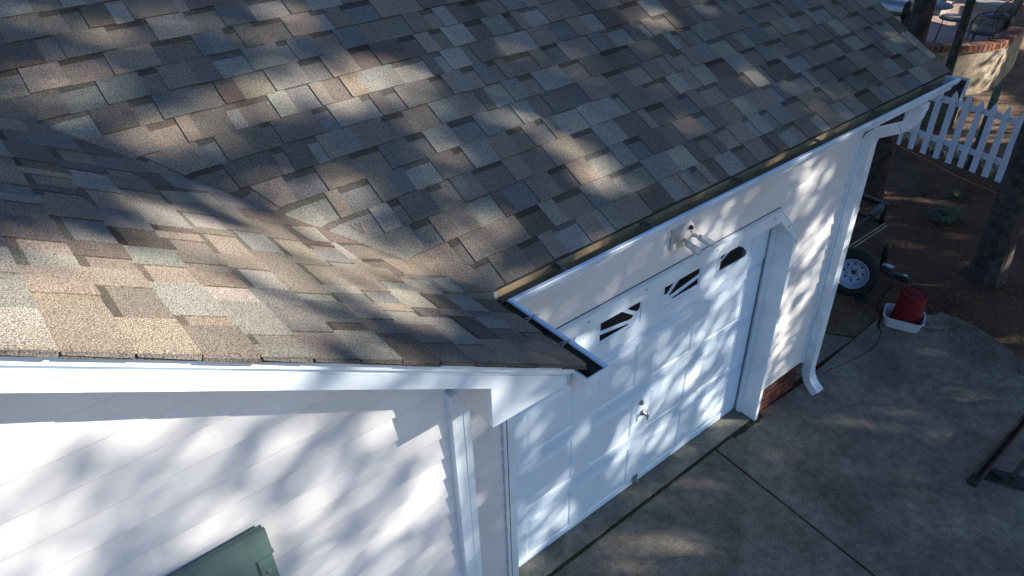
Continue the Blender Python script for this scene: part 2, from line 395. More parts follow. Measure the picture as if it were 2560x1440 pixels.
for (a,b_),polys in zip(cols,gp):
    wf=MB()
    yf=DY-.004
    wf.box(a,yf,1.736,b_,DY+.012,1.748); wf.box(a,yf,2.036,b_,DY+.012,2.049)
    wf.box(a,yf,1.748,a+.012,DY+.012,2.036); wf.box(b_-.012,yf,1.748,b_,DY+.012,2.036)
    wf.box(a+.012,DY+.004,1.748,b_-.012,DY+.012,2.036)
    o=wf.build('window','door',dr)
    gl=MB()
    for P in polys: gl.prism([(x,DY+.0005,z) for x,z in P],(0,.006,0))
    gl.build('pane','glass',o)
    # raised lips round each light
    # (slim beads)
    bd=MB()
    for P in polys:
        n=len(P)
        for q in range(n):
            x0,z0=P[q]; x1,z1=P[(q+1)%n]
            L=math.hypot(x1-x0,z1-z0)
            if L<.02: continue
            ar=sum(P[m][0]*P[(m+1)%n][1]-P[(m+1)%n][0]*P[m][1] for m in range(n)); sg=.0055 if ar>0 else -.0055
            ox_,oz_=(z1-z0)/L*sg,-(x1-x0)/L*sg
            bd.obox(((x0+x1)/2+ox_,DY+.001,(z0+z1)/2+oz_),((x1-x0)/2,0,(z1-z0)/2),(0,.003,0),(-(z1-z0)/L*.004,0,(x1-x0)/L*.004))
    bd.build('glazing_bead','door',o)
# ---- eaves: fascia, soffit, return box
fa=MB()
# main eave fascia + soffit
fa.box(-3.17,-.285,2.895,1.13,-.262,2.985); fa.box(-3.17,-.262,2.897,1.13,.0,2.915)
fa.box(1.105,-.285,2.90,1.13,.1,3.0)
# wing eave fascia + soffit
fa.box(-3.205,-.90,2.93,-3.183,-.26,2.985); fa.box(-3.56,-.895,2.932,-3.205,-.0,2.945)
fa.build('eave_fascia','trim',house)
def zroof(x): return 3.0-SL*(x+3.15)
rk=MB()
def rake(xa,xb,y0,y1,d0,d1):   # vertical offsets below roof line
    rk.hexa([(xa,y0,zroof(xa)-d0),(xb,y0,zroof(xb)-d0),(xb,y1,zroof(xb)-d0),(xa,y1,zroof(xa)-d0),
             (xa,y0,zroof(xa)-d1),(xb,y0,zroof(xb)-d1),(xb,y1,zroof(xb)-d1),(xa,y1,zroof(xa)-d1)])
rake(-6.2,-3.215,-.908,-.88,.128,.070)      # board
rake(-6.2,-3.205,-.902,-.88,.070,.045)      # cove
rake(-6.2,-3.190,-.922,-.88,.045,.014)      # crown
rake(-6.2,-3.55,-.88,-.64,.120,.100)        # sloped soffit
rk.build('rake_fascia','trim',house)
rb2=MB()
xe_=-3.245
rb2.prism([(-3.570,-.906,2.928),(xe_,-.906,2.928),(xe_,-.906,zroof(xe_)-.07),(-3.570,-.906,zroof(-3.570)-.07)],(0,.02,0))
rb2.build('return_face','trim',house)
rb2=MB()
rb2.prism([(-3.570,-.8855,2.928),(-3.570,-.64,2.928),(-3.570,-.64,zroof(-3.57)-.08),(-3.570,-.8855,zroof(-3.57)-.08)],(.012,0,0))
rb2.box(-3.555,-.885,2.929,-3.205,-.64,2.931)
rb2.build('eave_return','siding',house)
# ---- roof
def hs(*a): return a
PAL=[(0.2888, 0.238, 0.184), (0.2751, 0.262, 0.2208), (0.1575, 0.125, 0.103), (0.2289, 0.196, 0.1582), (0.3308, 0.3, 0.2466), (0.1869, 0.16, 0.1343), (0.2016, 0.193, 0.1748), (0.2467, 0.205, 0.1619)]
PW_=[3,3,1.3,3,2,2,2.2,2]
W_=.1268; DZ=W_*SL; KMAX=24; RF=.10
rr=random.Random(11)
def PT(k,s,lift=0):
    """k: course level (float), s: arc coordinate (s>0 main slope, s<0 wing slope), lift along normal"""
    xc=-3.15-W_*k; yc=-.31+W_*k; z=3+DZ*k
    if s>=RF: x,y=xc+s,yc; nx,ny=0,-1
    elif s<=-RF: x,y=xc,yc+s; nx,ny=1,0
    else:
        t=(s+RF)/(2*RF); x=xc+RF*t*t; y=yc-RF*(1-t)**2; nx=1-t; ny=-t; q=math.hypot(nx,ny); nx/=q; ny/=q
    return (x+nx*.504*lift, y+ny*.504*lift, z+.864*lift)
def sup(s,dk):   # arc coordinate of the side edge dk courses further up
    c=max(-1,min(1,s/RF)); return s+W_*dk*c
XR=1.16
roof=MB()
def tab(k,s0,s1,l0,l1,dk0,dk1,col,th=.006,side=True,first=False):
    n=max(1,int(math.ceil((s1-s0)/.06))) if (s0<RF+.05 and s1>-RF-.05) else 1
    for q in range(n):
        a=s0+(s1-s0)*q/n; b=s0+(s1-s0)*(q+1)/n
        fa_,fb=sup(a,dk0),sup(b,dk0); ga,gb=sup(a,dk1),sup(b,dk1)
        lo0=l0; 
        P0=PT(k+dk0,fa_,l0);P1=PT(k+dk0,fb,l0);P2=PT(k+dk1,gb,l1);P3=PT(k+dk1,ga,l1)
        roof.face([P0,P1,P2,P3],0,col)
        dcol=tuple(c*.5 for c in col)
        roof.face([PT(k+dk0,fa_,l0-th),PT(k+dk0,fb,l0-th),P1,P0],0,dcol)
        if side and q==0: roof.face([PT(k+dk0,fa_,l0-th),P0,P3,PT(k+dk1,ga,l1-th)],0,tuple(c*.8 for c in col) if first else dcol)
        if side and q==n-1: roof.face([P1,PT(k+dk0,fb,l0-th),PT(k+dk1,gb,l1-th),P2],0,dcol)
def pick():
    c=rr.choices(PAL,PW_)[0]; j=rr.uniform(.88,1.12); return tuple(v*j*rr.uniform(.97,1.03) for v in c)
for k in range(KMAX):
    xc=-3.15-W_*k; yc=-.31+W_*k
    smax=XR-xc; smin=-.94-yc
    s=smin; tooth=rr.random()<.5
    L0,L1=.0085,.0025
    wob=rr.uniform(-.003,.003)
    while s<smax-1e-6:
        wd=rr.choice((.06,.09,.11,.13,.15,.17,.2)) if tooth else rr.choice((.055,.08,.10,.12,.15,.18))
        e=min(smax,s+wd)
        if smax-e<.05: e=smax
        # stop at the rake: side edges keep x (main) so top limit is handled by sup()
        col=pick()
        d0=rr.uniform(-.025,.025)
        if tooth:
            tab(k,s,e,L0+.0045,L1+.0045,d0*.8,1.06,col,.010,True,s==smin)
        else:
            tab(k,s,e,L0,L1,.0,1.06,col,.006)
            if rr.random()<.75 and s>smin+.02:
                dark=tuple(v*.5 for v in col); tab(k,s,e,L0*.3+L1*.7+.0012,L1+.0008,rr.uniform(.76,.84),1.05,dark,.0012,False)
        s=e
        if rr.random()<.9: tooth=not tooth
    # starter layers showing at the rakes
rk_edge=.008
# wing rake stepped butt ends + drip
for k in range(KMAX):
    for l in (0,):
        a=PT(k,-.94-(-.31+W_*k),.004); b=PT(k+1,-.94-(-.31+W_*(k+1)),.004)
        oy=rr.uniform(-.004,.006)
        roof.hexa([(a[0],a[1]-.004+oy,a[2]-.016),(b[0],b[1]-.004+oy,b[2]-.016),(b[0],b[1]+.03,b[2]-.016),(a[0],a[1]+.03,a[2]-.016),
                   (a[0],a[1]-.004+oy,a[2]-.004),(b[0],b[1]-.004+oy,b[2]-.004),(b[0],b[1]+.03,b[2]-.004),(a[0],a[1]+.03,a[2]-.004)],0,(.10,.09,.08))
        roof.hexa([(a[0]-.004,a[1]-.008-oy,a[2]-.006),(b[0]+.004,b[1]-.008-oy,b[2]-.006),(b[0]+.004,b[1]-.0008,b[2]-.006),(a[0],a[1]-.0008,a[2]-.006),
                   (a[0]-.004,a[1]-.006-oy,a[2]+.004),(b[0]+.004,b[1]-.006-oy,b[2]-.001),(b[0]+.004,b[1]-.0008,b[2]-.001),(a[0],a[1]-.0008,a[2]+.004)],0,(.13,.12,.11))
# main courses wrap across the valley on to the wing slope
DV=Vector((-.824,-.176,.480)).normalized()
def VT(k,t,lift):
    f=max(0,1-t/.15)**2
    return Vector((-3.15-W_*k,-.31+W_*k,3+DZ*k))+DV*t+Vector((.025,-.025,0))*f+Vector((.504,0,.864))*lift
def vtab(k,t0,t1,dk0,dk1,l0,l1,col,th=.005,s0=True):
    n=max(1,int(math.ceil((t1-t0)/.04)))
    def D(t): 
        q=max(0,min(1,(t-(LIM-.12))/.12)); return -.010*q*q
    def T(t,dk): return max(0.0,t-W_*dk)
    for q in range(n):
        a=t0+(t1-t0)*q/n; b=t0+(t1-t0)*(q+1)/n
        P=[VT(k+dk0,T(a,dk0),l0+D(a)),VT(k+dk0,T(b,dk0),l0+D(b)),VT(k+dk1,T(b,dk1),l1+D(b)),VT(k+dk1,T(a,dk1),l1+D(a))]
        roof.face(P[::-1],0,col)
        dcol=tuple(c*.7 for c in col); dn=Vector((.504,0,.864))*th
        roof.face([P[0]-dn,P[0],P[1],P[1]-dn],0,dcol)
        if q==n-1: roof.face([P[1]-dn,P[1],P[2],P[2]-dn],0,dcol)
for k in range(KMAX-2):
    t=0; lim=rr.uniform(.26,.42); LIM=lim; tooth=rr.random()<.5
    while t<lim:
        e=min(lim+.001,t+rr.choice((.1,.14,.17,.2,.24))); col=pick()
        lf=.0015 if tooth else 0
        vtab(k,t,e,0,1.05,.0142+lf,.0125+lf,col,.012)
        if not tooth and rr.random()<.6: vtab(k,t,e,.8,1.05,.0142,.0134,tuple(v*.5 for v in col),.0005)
        t=e; tooth=not tooth
# far slopes (unseen) as plain shingled planes
zr=3+DZ*KMAX; yr=-.31+W_*KMAX; xr=-3.15-W_*KMAX
g=(.2,.18,.16)
roof.face([(XR,yr,zr),(xr,yr,zr),(xr-3.04,yr+3.04,3.0),(XR,yr+3.04,3.0)],0,g)
roof.face([(xr,-.94,zr),(xr-3.04,-.94,3.0),(xr-3.04,yr+3.04,3.0),(xr,yr,zr)],0,g)
ro=roof.build('roof','shingle',house)
dk=MB(); z_=-.012
dk.face([(-3.15,-.31,3+z_),(XR-.01,-.31,3+z_),(XR-.01,yr,zr+z_),(xr,yr,zr+z_)])
dk.face([(-3.15,-.31,3+z_),(xr,yr,zr+z_),(xr,-.925,zr+z_),(-3.15,-.925,3+z_)])
dk.box(1.07,-.28,2.9,1.12,-.2,2.99)
# right rake board
dk.hexa([(1.12,-.28,2.89),(1.145,-.28,2.89),(1.145,yr,zr-.12),(1.12,yr,zr-.12),(1.12,-.28,2.985),(1.145,-.28,2.985),(1.145,yr,zr-.02),(1.12,yr,zr-.02)])
dk.build('roof_deck','deck',ro)
# ---- gutter : L sweep with mitre at the inside corner
prof=[(.0,2.982,0),(.0,2.886,0),(.066,2.886,0),(.074,2.893,0),(.076,2.912,0),(.086,2.928,0),(.106,2.941,0),(.114,2.952,0),(.118,2.966,0),(.122,2.978,0),(.118,2.983,0),(.100,2.983,0),(.097,2.976,0),(.104,2.972,1),(.104,2.958,1),(.098,2.948,1),(.074,2.934,1),(.064,2.912,1),(.060,2.892,1),(.004,2.892,1),(.004,2.982,1)]
YF,XF=-.289,-3.181
def sect(where,o,z):
    if where=='s': return (1.125,YF-o,z)
    if where=='c': return (XF+o,YF-o,z)
    if where=='e': return (XF+o,-.975,z)
gm=MB()
for A,B in (('s','c'),('c','e')):
    for q in range(len(prof)):
        j=(q+1)%len(prof); o0,z0,m0=prof[q]; o1,z1,m1=prof[j]
        gm.face([sect(A,o0,z0),sect(A,o1,z1),sect(B,o1,z1),sect(B,o0,z0)],2 if q==len(prof)-2 else 1 if (m0 and m1) else 0)
gm.face([sect('s',*p[:2]) for p in prof]); gm.face([sect('e',*p[:2]) for p in prof][::-1])
gut=gm.build('gutter',['metalwhite','gutterin','gutterback'],house)
ec=MB()
ec.prism([(XF+o,-.976,z) for o,z,_ in prof[:12]],(0,-.006,0)); ec.build('end_cap','metalwhite',gut)
ec=MB(); ec.prism([(1.126,YF-o,z) for o,z,_ in prof[:12]],(.006,0,0)); ec.build('end_cap','metalwhite',gut)
ec=MB(); ec.box(-3.19,-.982,2.884,-3.1815,-.912,2.990); ec.build('back_flange','metalwhite',gut)
mc=MB()   # mitre box strip on the outside
pr2=[(o+.0025,z+(.002 if z>2.97 else 0)) for o,z,_ in prof[3:13]]
for q in range(len(pr2)-1):
    (o0,z0),(o1,z1)=pr2[q],pr2[q+1]
    mc.face([(XF+o0+.0,YF-o0,z0),(XF+o1,YF-o1,z1),(XF+.255,YF-o1,z1),(XF+.255,YF-o0,z0)])
    mc.face([(XF+o0,YF-o0,z0),(XF+o1,YF-o1,z1),(XF+o1,YF-.225,z1),(XF+o0,YF-.225,z0)])
mc.build('corner_mitre','metalwhite',gut)
for i,xb in enumerate((-2.73,-2.13,-1.385,-.587,.105,.812)):
    b_=MB(); b_.hexa([(xb-.012,-.292,2.966),(xb+.012,-.292,2.966),(xb+.012,-.392,2.972),(xb-.012,-.392,2.972),(xb-.012,-.292,2.970),(xb+.012,-.292,2.970),(xb+.012,-.392,2.976),(xb-.012,-.392,2.976)])
    b_.box(xb-.003,-.39,2.976,xb+.003,-.293,2.981)
    b_.build('gutter_bracket','steel',gut)
for yb in (-.56,-.775):
    b_=MB(); b_.obox((XF+.05,yb,2.980),(.055,.008,.002),(-.001,.005,0),(0,0,.0015)); b_.obox((XF+.02,yb+.004,2.985),(.012,.002,.002),(0,.007,0),(0,0,.003))
    b_.tube([(XF-.01,yb+.01,2.988),(XF+.07,yb+.012,2.990),(XF+.134,yb-.004,2.988)],.0014,6)
    b_.build('gutter_strap','steel',gut)
rs=random.Random(4)
def blob(c,ax,ay,n,seed=0):
    sm=MB(); q=random.Random(seed); c=Vector(c); ax=Vector(ax); ay=Vector(ay); ring=[]
    nn=ax.cross(ay).normalized()*.003
    for k in range(n):
        a=2*math.pi*k/n; r=q.uniform(.7,1.2); ring.append(c+ax*math.cos(a)*r+ay*math.sin(a)*r)
    for k in range(n): sm.face([ring[k],ring[(k+1)%n],c+nn])
    sm.build('sealant_patch','sealant',gut)
blob((-3.085,-.2985,2.935),(.022,0,0),(0,.0,.046),11,1); blob((-3.085,-.32,2.896),(.02,0,0),(0,.02,0),9,2)
blob((-3.168,-.455,2.935),(0,.024,0),(0,.0,.04),11,3); blob((-3.15,-.455,2.9),(.02,0,0),(0,.024,0),9,6); blob((-3.170,-.525,2.93),(0,.013,0),(0,0,.03),9,5)
blob((.76,-.30,2.8935),(.05,0,0),(0,.02,0),11,8)
# pine needles in the gutter corner
db=MB()
for q in range(90):
    x=-3.13+rs.uniform(-.035,.07); y=-.37+rs.uniform(-.07,.05); a=rs.random()*3.14; L=rs.uniform(.02,.07)
    dx,dy=math.cos(a)*L/2,math.sin(a)*L/2; z=2.905+rs.random()*.03
    x=max(-3.15,x); y=max(-.45,y)
    db.face([(x-dx,y-dy,z),(x+dx,y+dy,z+rs.uniform(-.01,.02)),(x+dx+.003,y+dy+.002,z),(x-dx,y-dy+.003,z)],0,(.35,.25,.2))
db.build('debris','straw',gut)
# ---- downspout
ds=MB()
def rtube(b,path,w,d,groove=True,ref=(1,0,0)):
    P=[Vector(p) for p in path]; n=len(P); rings=[]
    for k in range(n):
        t=(P[min(k+1,n-1)]-P[max(k-1,0)]).normalized(); u=Vector(ref); u=(u-t*u.dot(t)).normalized(); v=t.cross(u)
        pr=[]
        for side in range(4):
            for q in range(7):
                f=-1+2*q/7
                ins=.0022 if (q%2==1) else 0
                if side==0: a,c=f*w,-d+ins
                elif side==1: a,c=w-ins,f*d
                elif side==2: a,c=-f*w,d-ins
                else: a,c=-w+ins,-f*d
                pr.append(P[k]+u*a+v*c)
        rings.append(pr)
    m=len(rings[0])
    for k in range(n-1):
        for q in range(m):
            j=(q+1)%m; b.face([rings[k][q],rings[k][j],rings[k+1][j],rings[k+1][q]])
    b.face(rings[0]); b.face(rings[-1][::-1])
PX,PYc=.716,-.062
w_,d_=.048,.038
rtube(ds,[(PX,PYc,2.52),(PX,PYc,.26)],w_,d_)
rtube(ds,[(PX,PYc,1.94),(PX,PYc,1.90)],w_+.003,d_+.003)
def bez(p0,p1,p2,n):
    p0,p1,p2=map(Vector,(p0,p1,p2)); return [p0*(1-t)**2+p1*2*t*(1-t)+p2*t*t for t in [i/n for i in range(n+1)]]
dso=ds.build('downspout','metalwhite',house)
el=MB()
def elbow(b,path):
    # crimped elbow: alternating radii
    P=path
    for k in range(len(P)-1):
        rtube(b,[P[k],P[k+1]],w_+(.0015 if k%2 else -.001),d_+(.0015 if k%2 else -.001))
elbow(el,bez((PX+.02,-.345,2.888),(PX+.02,-.345,2.735),(PX+.005,-.27,2.685),9))
rtube(el,[(PX+.005,-.27,2.685),(PX,-.12,2.60)],w_-.001,d_-.001)
elbow(el,bez((PX,-.12,2.60),(PX,PYc,2.57),(PX,PYc,2.49),7))
el.build('upper_elbow','metalwhite',dso)
el=MB()
elbow(el,bez((PX,PYc,.27),(PX,PYc,.17),(PX+.0,PYc-.07,.10),8))
rtube(el,[(PX,PYc-.07,.10),(PX,PYc-.14,.045)],w_+.001,d_)
el.build('outlet_elbow','metalwhite',dso)
el=MB(); el.box(PX-.055,-.104,1.2,PX+.055,-.02,1.225); el.build('pipe_strap','metalwhite',dso)
# ---- shutter on the gable wall
sh=MB(); yS=-.665
def shz(z0): return z0
sx0,sx1,szT=-4.70,-4.362,2.823
sh.box(sx0,yS-.028,1.3,sx1,yS,szT)
shu=sh.build('window_shutter','green',house)
s2=MB()
s2.hexa([(sx0,yS-.040,2.72),(sx1+.004,yS-.040,2.72),(sx1+.004,yS-.028,2.72),(sx0,yS-.028,2.72),(sx0,yS-.031,szT+.004),(sx1+.004,yS-.031,szT+.004),(sx1+.004,yS-.020,szT+.004),(sx0,yS-.020,szT+.004)])
s2.box(sx0,yS-.034,2.705,sx1+.008,yS-.028,2.720)
for a,b_ in ((sx0,sx0+.05),(sx1-.052,sx1)): s2.box(a,yS-.036,1.3,b_,yS-.028,2.704)
s2.build('shutter_frame','green',shu)
s3=MB(); s3.box(sx0+.05,yS-.0375,1.3,sx0+.06,yS-.028,2.66)
z=1.32
while z<2.64:
    s3.hexa([(sx0+.065,yS-.042,z),(sx1-.075,yS-.042,z),(sx1-.075,yS-.028,z),(sx0+.065,yS-.028,z),(sx0+.065,yS-.032,z+.03),(sx1-.075,yS-.032,z+.03),(sx1-.075,yS-.028,z+.03),(sx0+.065,yS-.028,z+.03)]); z+=.034
s3.build('louvre','greend',shu)
s4=MB(); s4.lathe((sx1-.028,yS-.036,2.635),(0,-1,0),[(.0,.005),(.008,.004),(.010,0)],14); s4.build('screw_cap','green',shu)
# ================================================================ FLOODLIGHT
fl=empty('security_light',(-1.40,-.02,2.5)); tag(fl,'white twin head security floodlight on the siding above the garage door','floodlight')
b=MB(); b.box(-1.505,-.034,2.418,-1.345,-.012,2.640); b.build('mounting_block','lamp',fl)
b=MB(); b.lathe((-1.430,-.034,2.545),(0,-1,0),[(.068,0),(.070,.006),(.069,.030),(.062,.042),(.0,.043)],32); b.build('base_plate','lamp',fl)
b=MB(); b.lathe((-1.415,-.076,2.575),(.1,-1,.25),[(.015,0),(.014,.016),(.008,.022),(0,.023)],16); b.build('sensor','black',fl)
b=MB(); b.obox((-1.402,-.0785,2.545),(.006,0,0),(0,.001,0),(0,0,.006)); b.obox((-1.392,-.0785,2.532),(.005,0,0),(0,.001,0),(0,0,.004)); b.build('switch','steel',fl)
def head(j0,p0,p1):
    p0,p1=Vector(p0),Vector(p1); d=(p1-p0).normalized(); L=(p1-p0).length
    b=MB(); b.lathe(p0,d,[(0,-.006),(.016,-.004),(.021,.004),(.0205,L*.5),(.0228,L*.52),(.0235,L*.78),(.0195,L*.82),(.0195,L),(.0165,L),(.016,L*.9),(0,L*.88)],22)
    h=b.build('lamp_head','lamp',fl)
    b=MB(); b.tube([j0,(Vector(j0)+p0)/2+Vector((0,-.01,.0)),p0+d*.004],[.011,.012,.011],12); b.lathe(Vector(j0)+Vector((0,.0,0)),(0,-1,0),[(.017,-.002),(.017,.006),(0,.007)],14)
    b.build('swivel','lamp',h)
head((-1.458,-.073,2.512),(-1.485,-.118,2.510),(-1.420,-.175,2.440))
head((-1.380,-.073,2.512),(-1.365,-.118,2.505),(-1.290,-.165,2.445))
# ================================================================ BUCKET AND TUB
tb=empty('wash_tub',(2.36,-.19,0)); tag(tb,'small white plastic tub on the slab holding the upturned red bucket','tub')
def rrect(cx,cy,hx,hy,r,z,ang,n=6):
    out=[]
    for sx,sy,a0 in ((1,1,0),(-1,1,90),(-1,-1,180),(1,-1,270)):
        for q in range(n):
            a=R(a0+90*q/(n-1)); x=sx*(hx-r)+r*math.cos(a); y=sy*(hy-r)+r*math.sin(a)
            out.append((cx+x*math.cos(ang)-y*math.sin(ang),cy+x*math.sin(ang)+y*math.cos(ang),z))
    return out
b=MB(); an=R(-68); cx,cy=2.37,-.17
levels=[(.155,.115,.0),(.165,.122,.004),(.186,.140,.118),(.198,.152,.120),(.198,.152,.128),(.184,.138,.128),(.158,.116,.010)]
rg=[rrect(cx,cy,hx,hy,.06,z,an) for hx,hy,z in levels]
for k in range(len(rg)-1):
    for q in range(len(rg[0])):
        j=(q+1)%len(rg[0]); b.face([rg[k][q],rg[k][j],rg[k+1][j],rg[k+1][q]],0,(1,1,1),True)
b.face(rg[0]); b.face(rg[-1]); b.build('basin','tub',tb)
bu=empty('plastic_bucket',(2.44,-.16,.02)); tag(bu,'dark red plastic bucket standing upside down in the white tub','bucket')
b=MB(); bc=(2.435,-.175,.012)
b.lathe(bc,(.03,.02,1),[(.150,.0),(.152,.004),(.152,.02),(.146,.022),(.146,.040),(.149,.042),(.149,.05),(.143,.052),(.124,.352),(.119,.358),(.113,.352),(.04,.352),(.038,.356),(.030,.356),(.028,.350),(0,.350)],36); b.build('body','bucket',bu)
# ================================================================ TRAILER
tl=empty('utility_trailer',(2.6,1.4,0)); tag(tl,'dark steel utility trailer with a spare wheel parked beside the garage corner','trailer')
TX0,TX1,TY0,TY1=1.85,3.42,.72,2.9
b=MB(); b.box(TX0,TY0,.42,TX1,TY1,.45); b.build('bed','rust',tl)
b=MB()
for q in (.47,.50): pass
b.tube([(TX0,TY0-.02,.455),(TX1,TY0-.02,.455)],.006,8); b.tube([(TX0,TY0-.045,.43),(TX1+.02,TY0-.045,.43)],.006,8); b.build('chrome_strip','steel',tl)
b=MB()
b.box(TX1-.02,TY0,.66,TX1+.03,TY1,.71); b.box(TX0,TY0-.012,.655,TX1-.35,TY0+.01,.70)
b.box(TX1-.01,TY0,.45,TX1+.02,TY1,.48); 
b.box(TX1-.01,TY0+.0,.45,TX1+.03,TY0+.05,.66)
b.obox((TX1-.22,TY0+.02,.68),(.17,.02,0),(0,.03,0),(0,0,.035))
b.build('side_rail','darkmetal',tl)
for q in range(9):
    b=MB(); b.box(TX1-.004,TY0+.1+q*.25,.48,TX1+.004,TY0+.115+q*.25,.66); b.build('upright','darkmetal',tl)
b=MB(); b.tube([(2.62,.75,.36),(2.62,.35,.38),(2.55,.06,.40)],.035,8); b.obox((2.535,.02,.42),(.025,0,0),(0,.075,0),(0,0,.03)); b.build('tongue','darkmetal',tl)
b=MB(); b.obox((2.60,.22,.447),(.028,.004,0),(-.008,.06,0),(0,0,.007)); b.build('tongue_plate','steel',tl)
b=MB(); b.obox((2.54,.0,.455),(.02,0,0),(0,.02,0),(0,0,.006)); b.build('coupler_latch','steel',tl)
b=MB(); b.lathe((2.72,.32,.32),(.15,.1,1),[(0,-.0),(.03,.0),(.03,.24),(.034,.25),(.034,.27),(0,.275)],16); b.tube([(2.76,.345,.59),(2.81,.40,.60)],.007,8); b.build('tongue_jack','darkmetal',tl)
b=MB()
b.tube(bez((2.56,.16,.38),(2.42,.15,.05),(2.42,.10,.0),8),.009,8); b.tube(bez((2.50,.05,.38),(2.50,.2,.06),(2.40,.10,.0),8),.012,8); b.build('safety_chain','darkmetal',tl)
b=MB(); b.obox((2.33,.28,.10),(.05,.03,0),(-.03,.06,0),(0,0,.012)); b.tube([(2.62,.30,.36),(2.36,.30,.11)],.016,8); b.build('jack_foot','darkmetal',tl)
wax=Vector((-.93,-.30,.22)).normalized()
wc=Vector((2.46,.50,.29))
b=MB(); b.lathe(wc,wax,[(.160,.065),(.175,.075),(.225,.080),(.255,.068),(.268,.045),(.270,0),(.268,-.045),(.255,-.068),(.22,-.08),(.165,-.065)],44)
wh=b.build('wheel','rubber',tl)
b=MB(); b.lathe(wc,wax,[(.168,.066),(.170,.074),(.163,.076),(.158,.066),(.148,.050),(.140,.020),(.128,.004),(.110,-.006),(.085,-.004),(.070,.006),(.032,.008),(.030,.002),(.028,-.01),(.0,-.012)],44); rm=b.build('rim','rim',wh)
ref=wax.cross(Vector((0,0,1))).normalized(); ref2=wax.cross(ref)
for q in range(8):
    a=q*math.pi/4; p=wc+(ref*math.cos(a)+ref2*math.sin(a))*.098+wax*-.004; b=MB(); b.lathe(p,wax,[(.0,.002),(.012,.002),(.013,-.004)],10); b.build('rim_hole','black',rm)
for q in range(5):
    a=q*math.pi*.4+.3; p=wc+(ref*math.cos(a)+ref2*math.sin(a))*.055+wax*.007; b=MB(); b.lathe(p,wax,[(.0,.012),(.006,.010),(.007,0)],8); b.build('lug_nut','rust',rm)
b=MB(); b.lathe(wc+wax*-.008,wax,[(0,.003),(.026,.003)],16); b.build('hub_centre','rust',rm)
# cinder blocks inside the trailer
def cblock(): 
    b=MB()
    for y0,y1 in ((-.1,-.07),(.07,.1)): b.box(-.2,y0,0,.2,y1,.2)
    for x0,x1 in ((-.2,-.165),(-.018,.018),(.165,.2)): b.box(x0,-.07,0,x1,.07,.2)
    return b
lab=['grey hollow concrete block nearest the downspout in the trailer bed','middle grey hollow concrete block in the trailer bed','grey hollow concrete block nearest the rail in the trailer bed']
src=None
for i,(x,y,a) in enumerate(((2.55,1.02,85),(2.80,1.08,88),(3.06,1.16,84))):
    if src is None: o=cblock().build('concrete_block','block'); src=o
    else: o=src.copy(); C.objects.link(o)
    o.rotation_euler=(R(-52),R(0),R(a)); o.location=(x,y,.56)
    tag(o,lab[i],'concrete block','concrete blocks in the trailer')
# ================================================================ STEEL STAND bottom right
st=empty('steel_ramp',(1.2,-1.6,0)); tag(st,'dark rusty steel ramp frame with rubber foot lying on the driveway at the right edge','steel ramp')
b=MB(); b.obox((1.30,-1.585,.10),(.52,0,.06),(0,.010,0),(0,0,.03)); b.obox((1.30,-1.635,.10),(.52,0,.06),(0,.008,0),(0,0,.025)); b.obox((1.30,-1.61,.08),(.52,0,.06),(0,.03,0),(0,0,.004)); b.build('side_beam','rust',st)
b=MB(); b.obox((.76,-1.60,.028),(.05,0,.006),(0,.035,0),(0,0,.022)); b.lathe((.72,-1.64,.028),(0,1,0),[(0,0),(.028,0),(.028,.07),(0,.07)],14); b.build('rubber_foot','rubber',st)
b=MB(); b.tube([(.93,-1.80,.09),(1.6,-1.82,.30)],.022,12); b.build('tube','darkmetal',st)
b=MB(); b.obox((1.0,-1.80,.012),(.07,.03,0),(-.10,.22,0),(0,0,.004)); b.obox((.97,-1.70,.03),(.03,.0,0),(0,.04,0),(0,0,.01)); b.build('foot_plate','darkmetal',st)
# ================================================================ FENCE
fe=empty('picket_fence',(6.8,1.3,0)); tag(fe,'white wooden picket fence with pointed pickets between the pines','fence')
def fx(y): return 6.63+(y-.6)*.150
z0f=-.03
def picket(y,h):
    b=MB(); w=.043; x=fx(y); dx=.15*w
    pts=[(-1,0),(1,0),(1,h-.20),(.55,h-.185),(.55,h-.17),(1,h-.145),(1.02,h-.11),(.55,h-.04),(0,h),(-.55,h-.04),(-1.02,h-.11),(-1,h-.145),(-.55,h-.17),(-.55,h-.185),(-1,h-.20)]
    b.prism([(x+dx*a,y+w*a,z0f+z) for a,z in pts],(.022,-.003,0)); b.build('picket','picket',fe)
rp=random.Random(9)
ys=[2.62,2.41,2.20,1.98,1.77,1.56,1.36,1.17,.985,.80,.61,.41,.22,.02]
for y in ys: picket(y,1.04+rp.uniform(-.02,.02))
for zz in (.20,.80):
    b=MB(); b.hexa([(fx(-.2)+.024,-.2,zz),(fx(2.9)+.024,2.9,zz),(fx(2.9)+.062,2.9,zz),(fx(-.2)+.062,-.2,zz),(fx(-.2)+.024,-.2,zz+.08),(fx(2.9)+.024,2.9,zz+.08),(fx(2.9)+.062,2.9,zz+.08),(fx(-.2)+.062,-.2,zz+.08)]); b.build('rail','picket',fe)
b=MB(); b.tube([(6.83,1.07,-.05),(6.83,1.07,1.18),(6.83,1.07,1.20)],[.055,.052,.045],10); b.build('post','oldwood',fe)
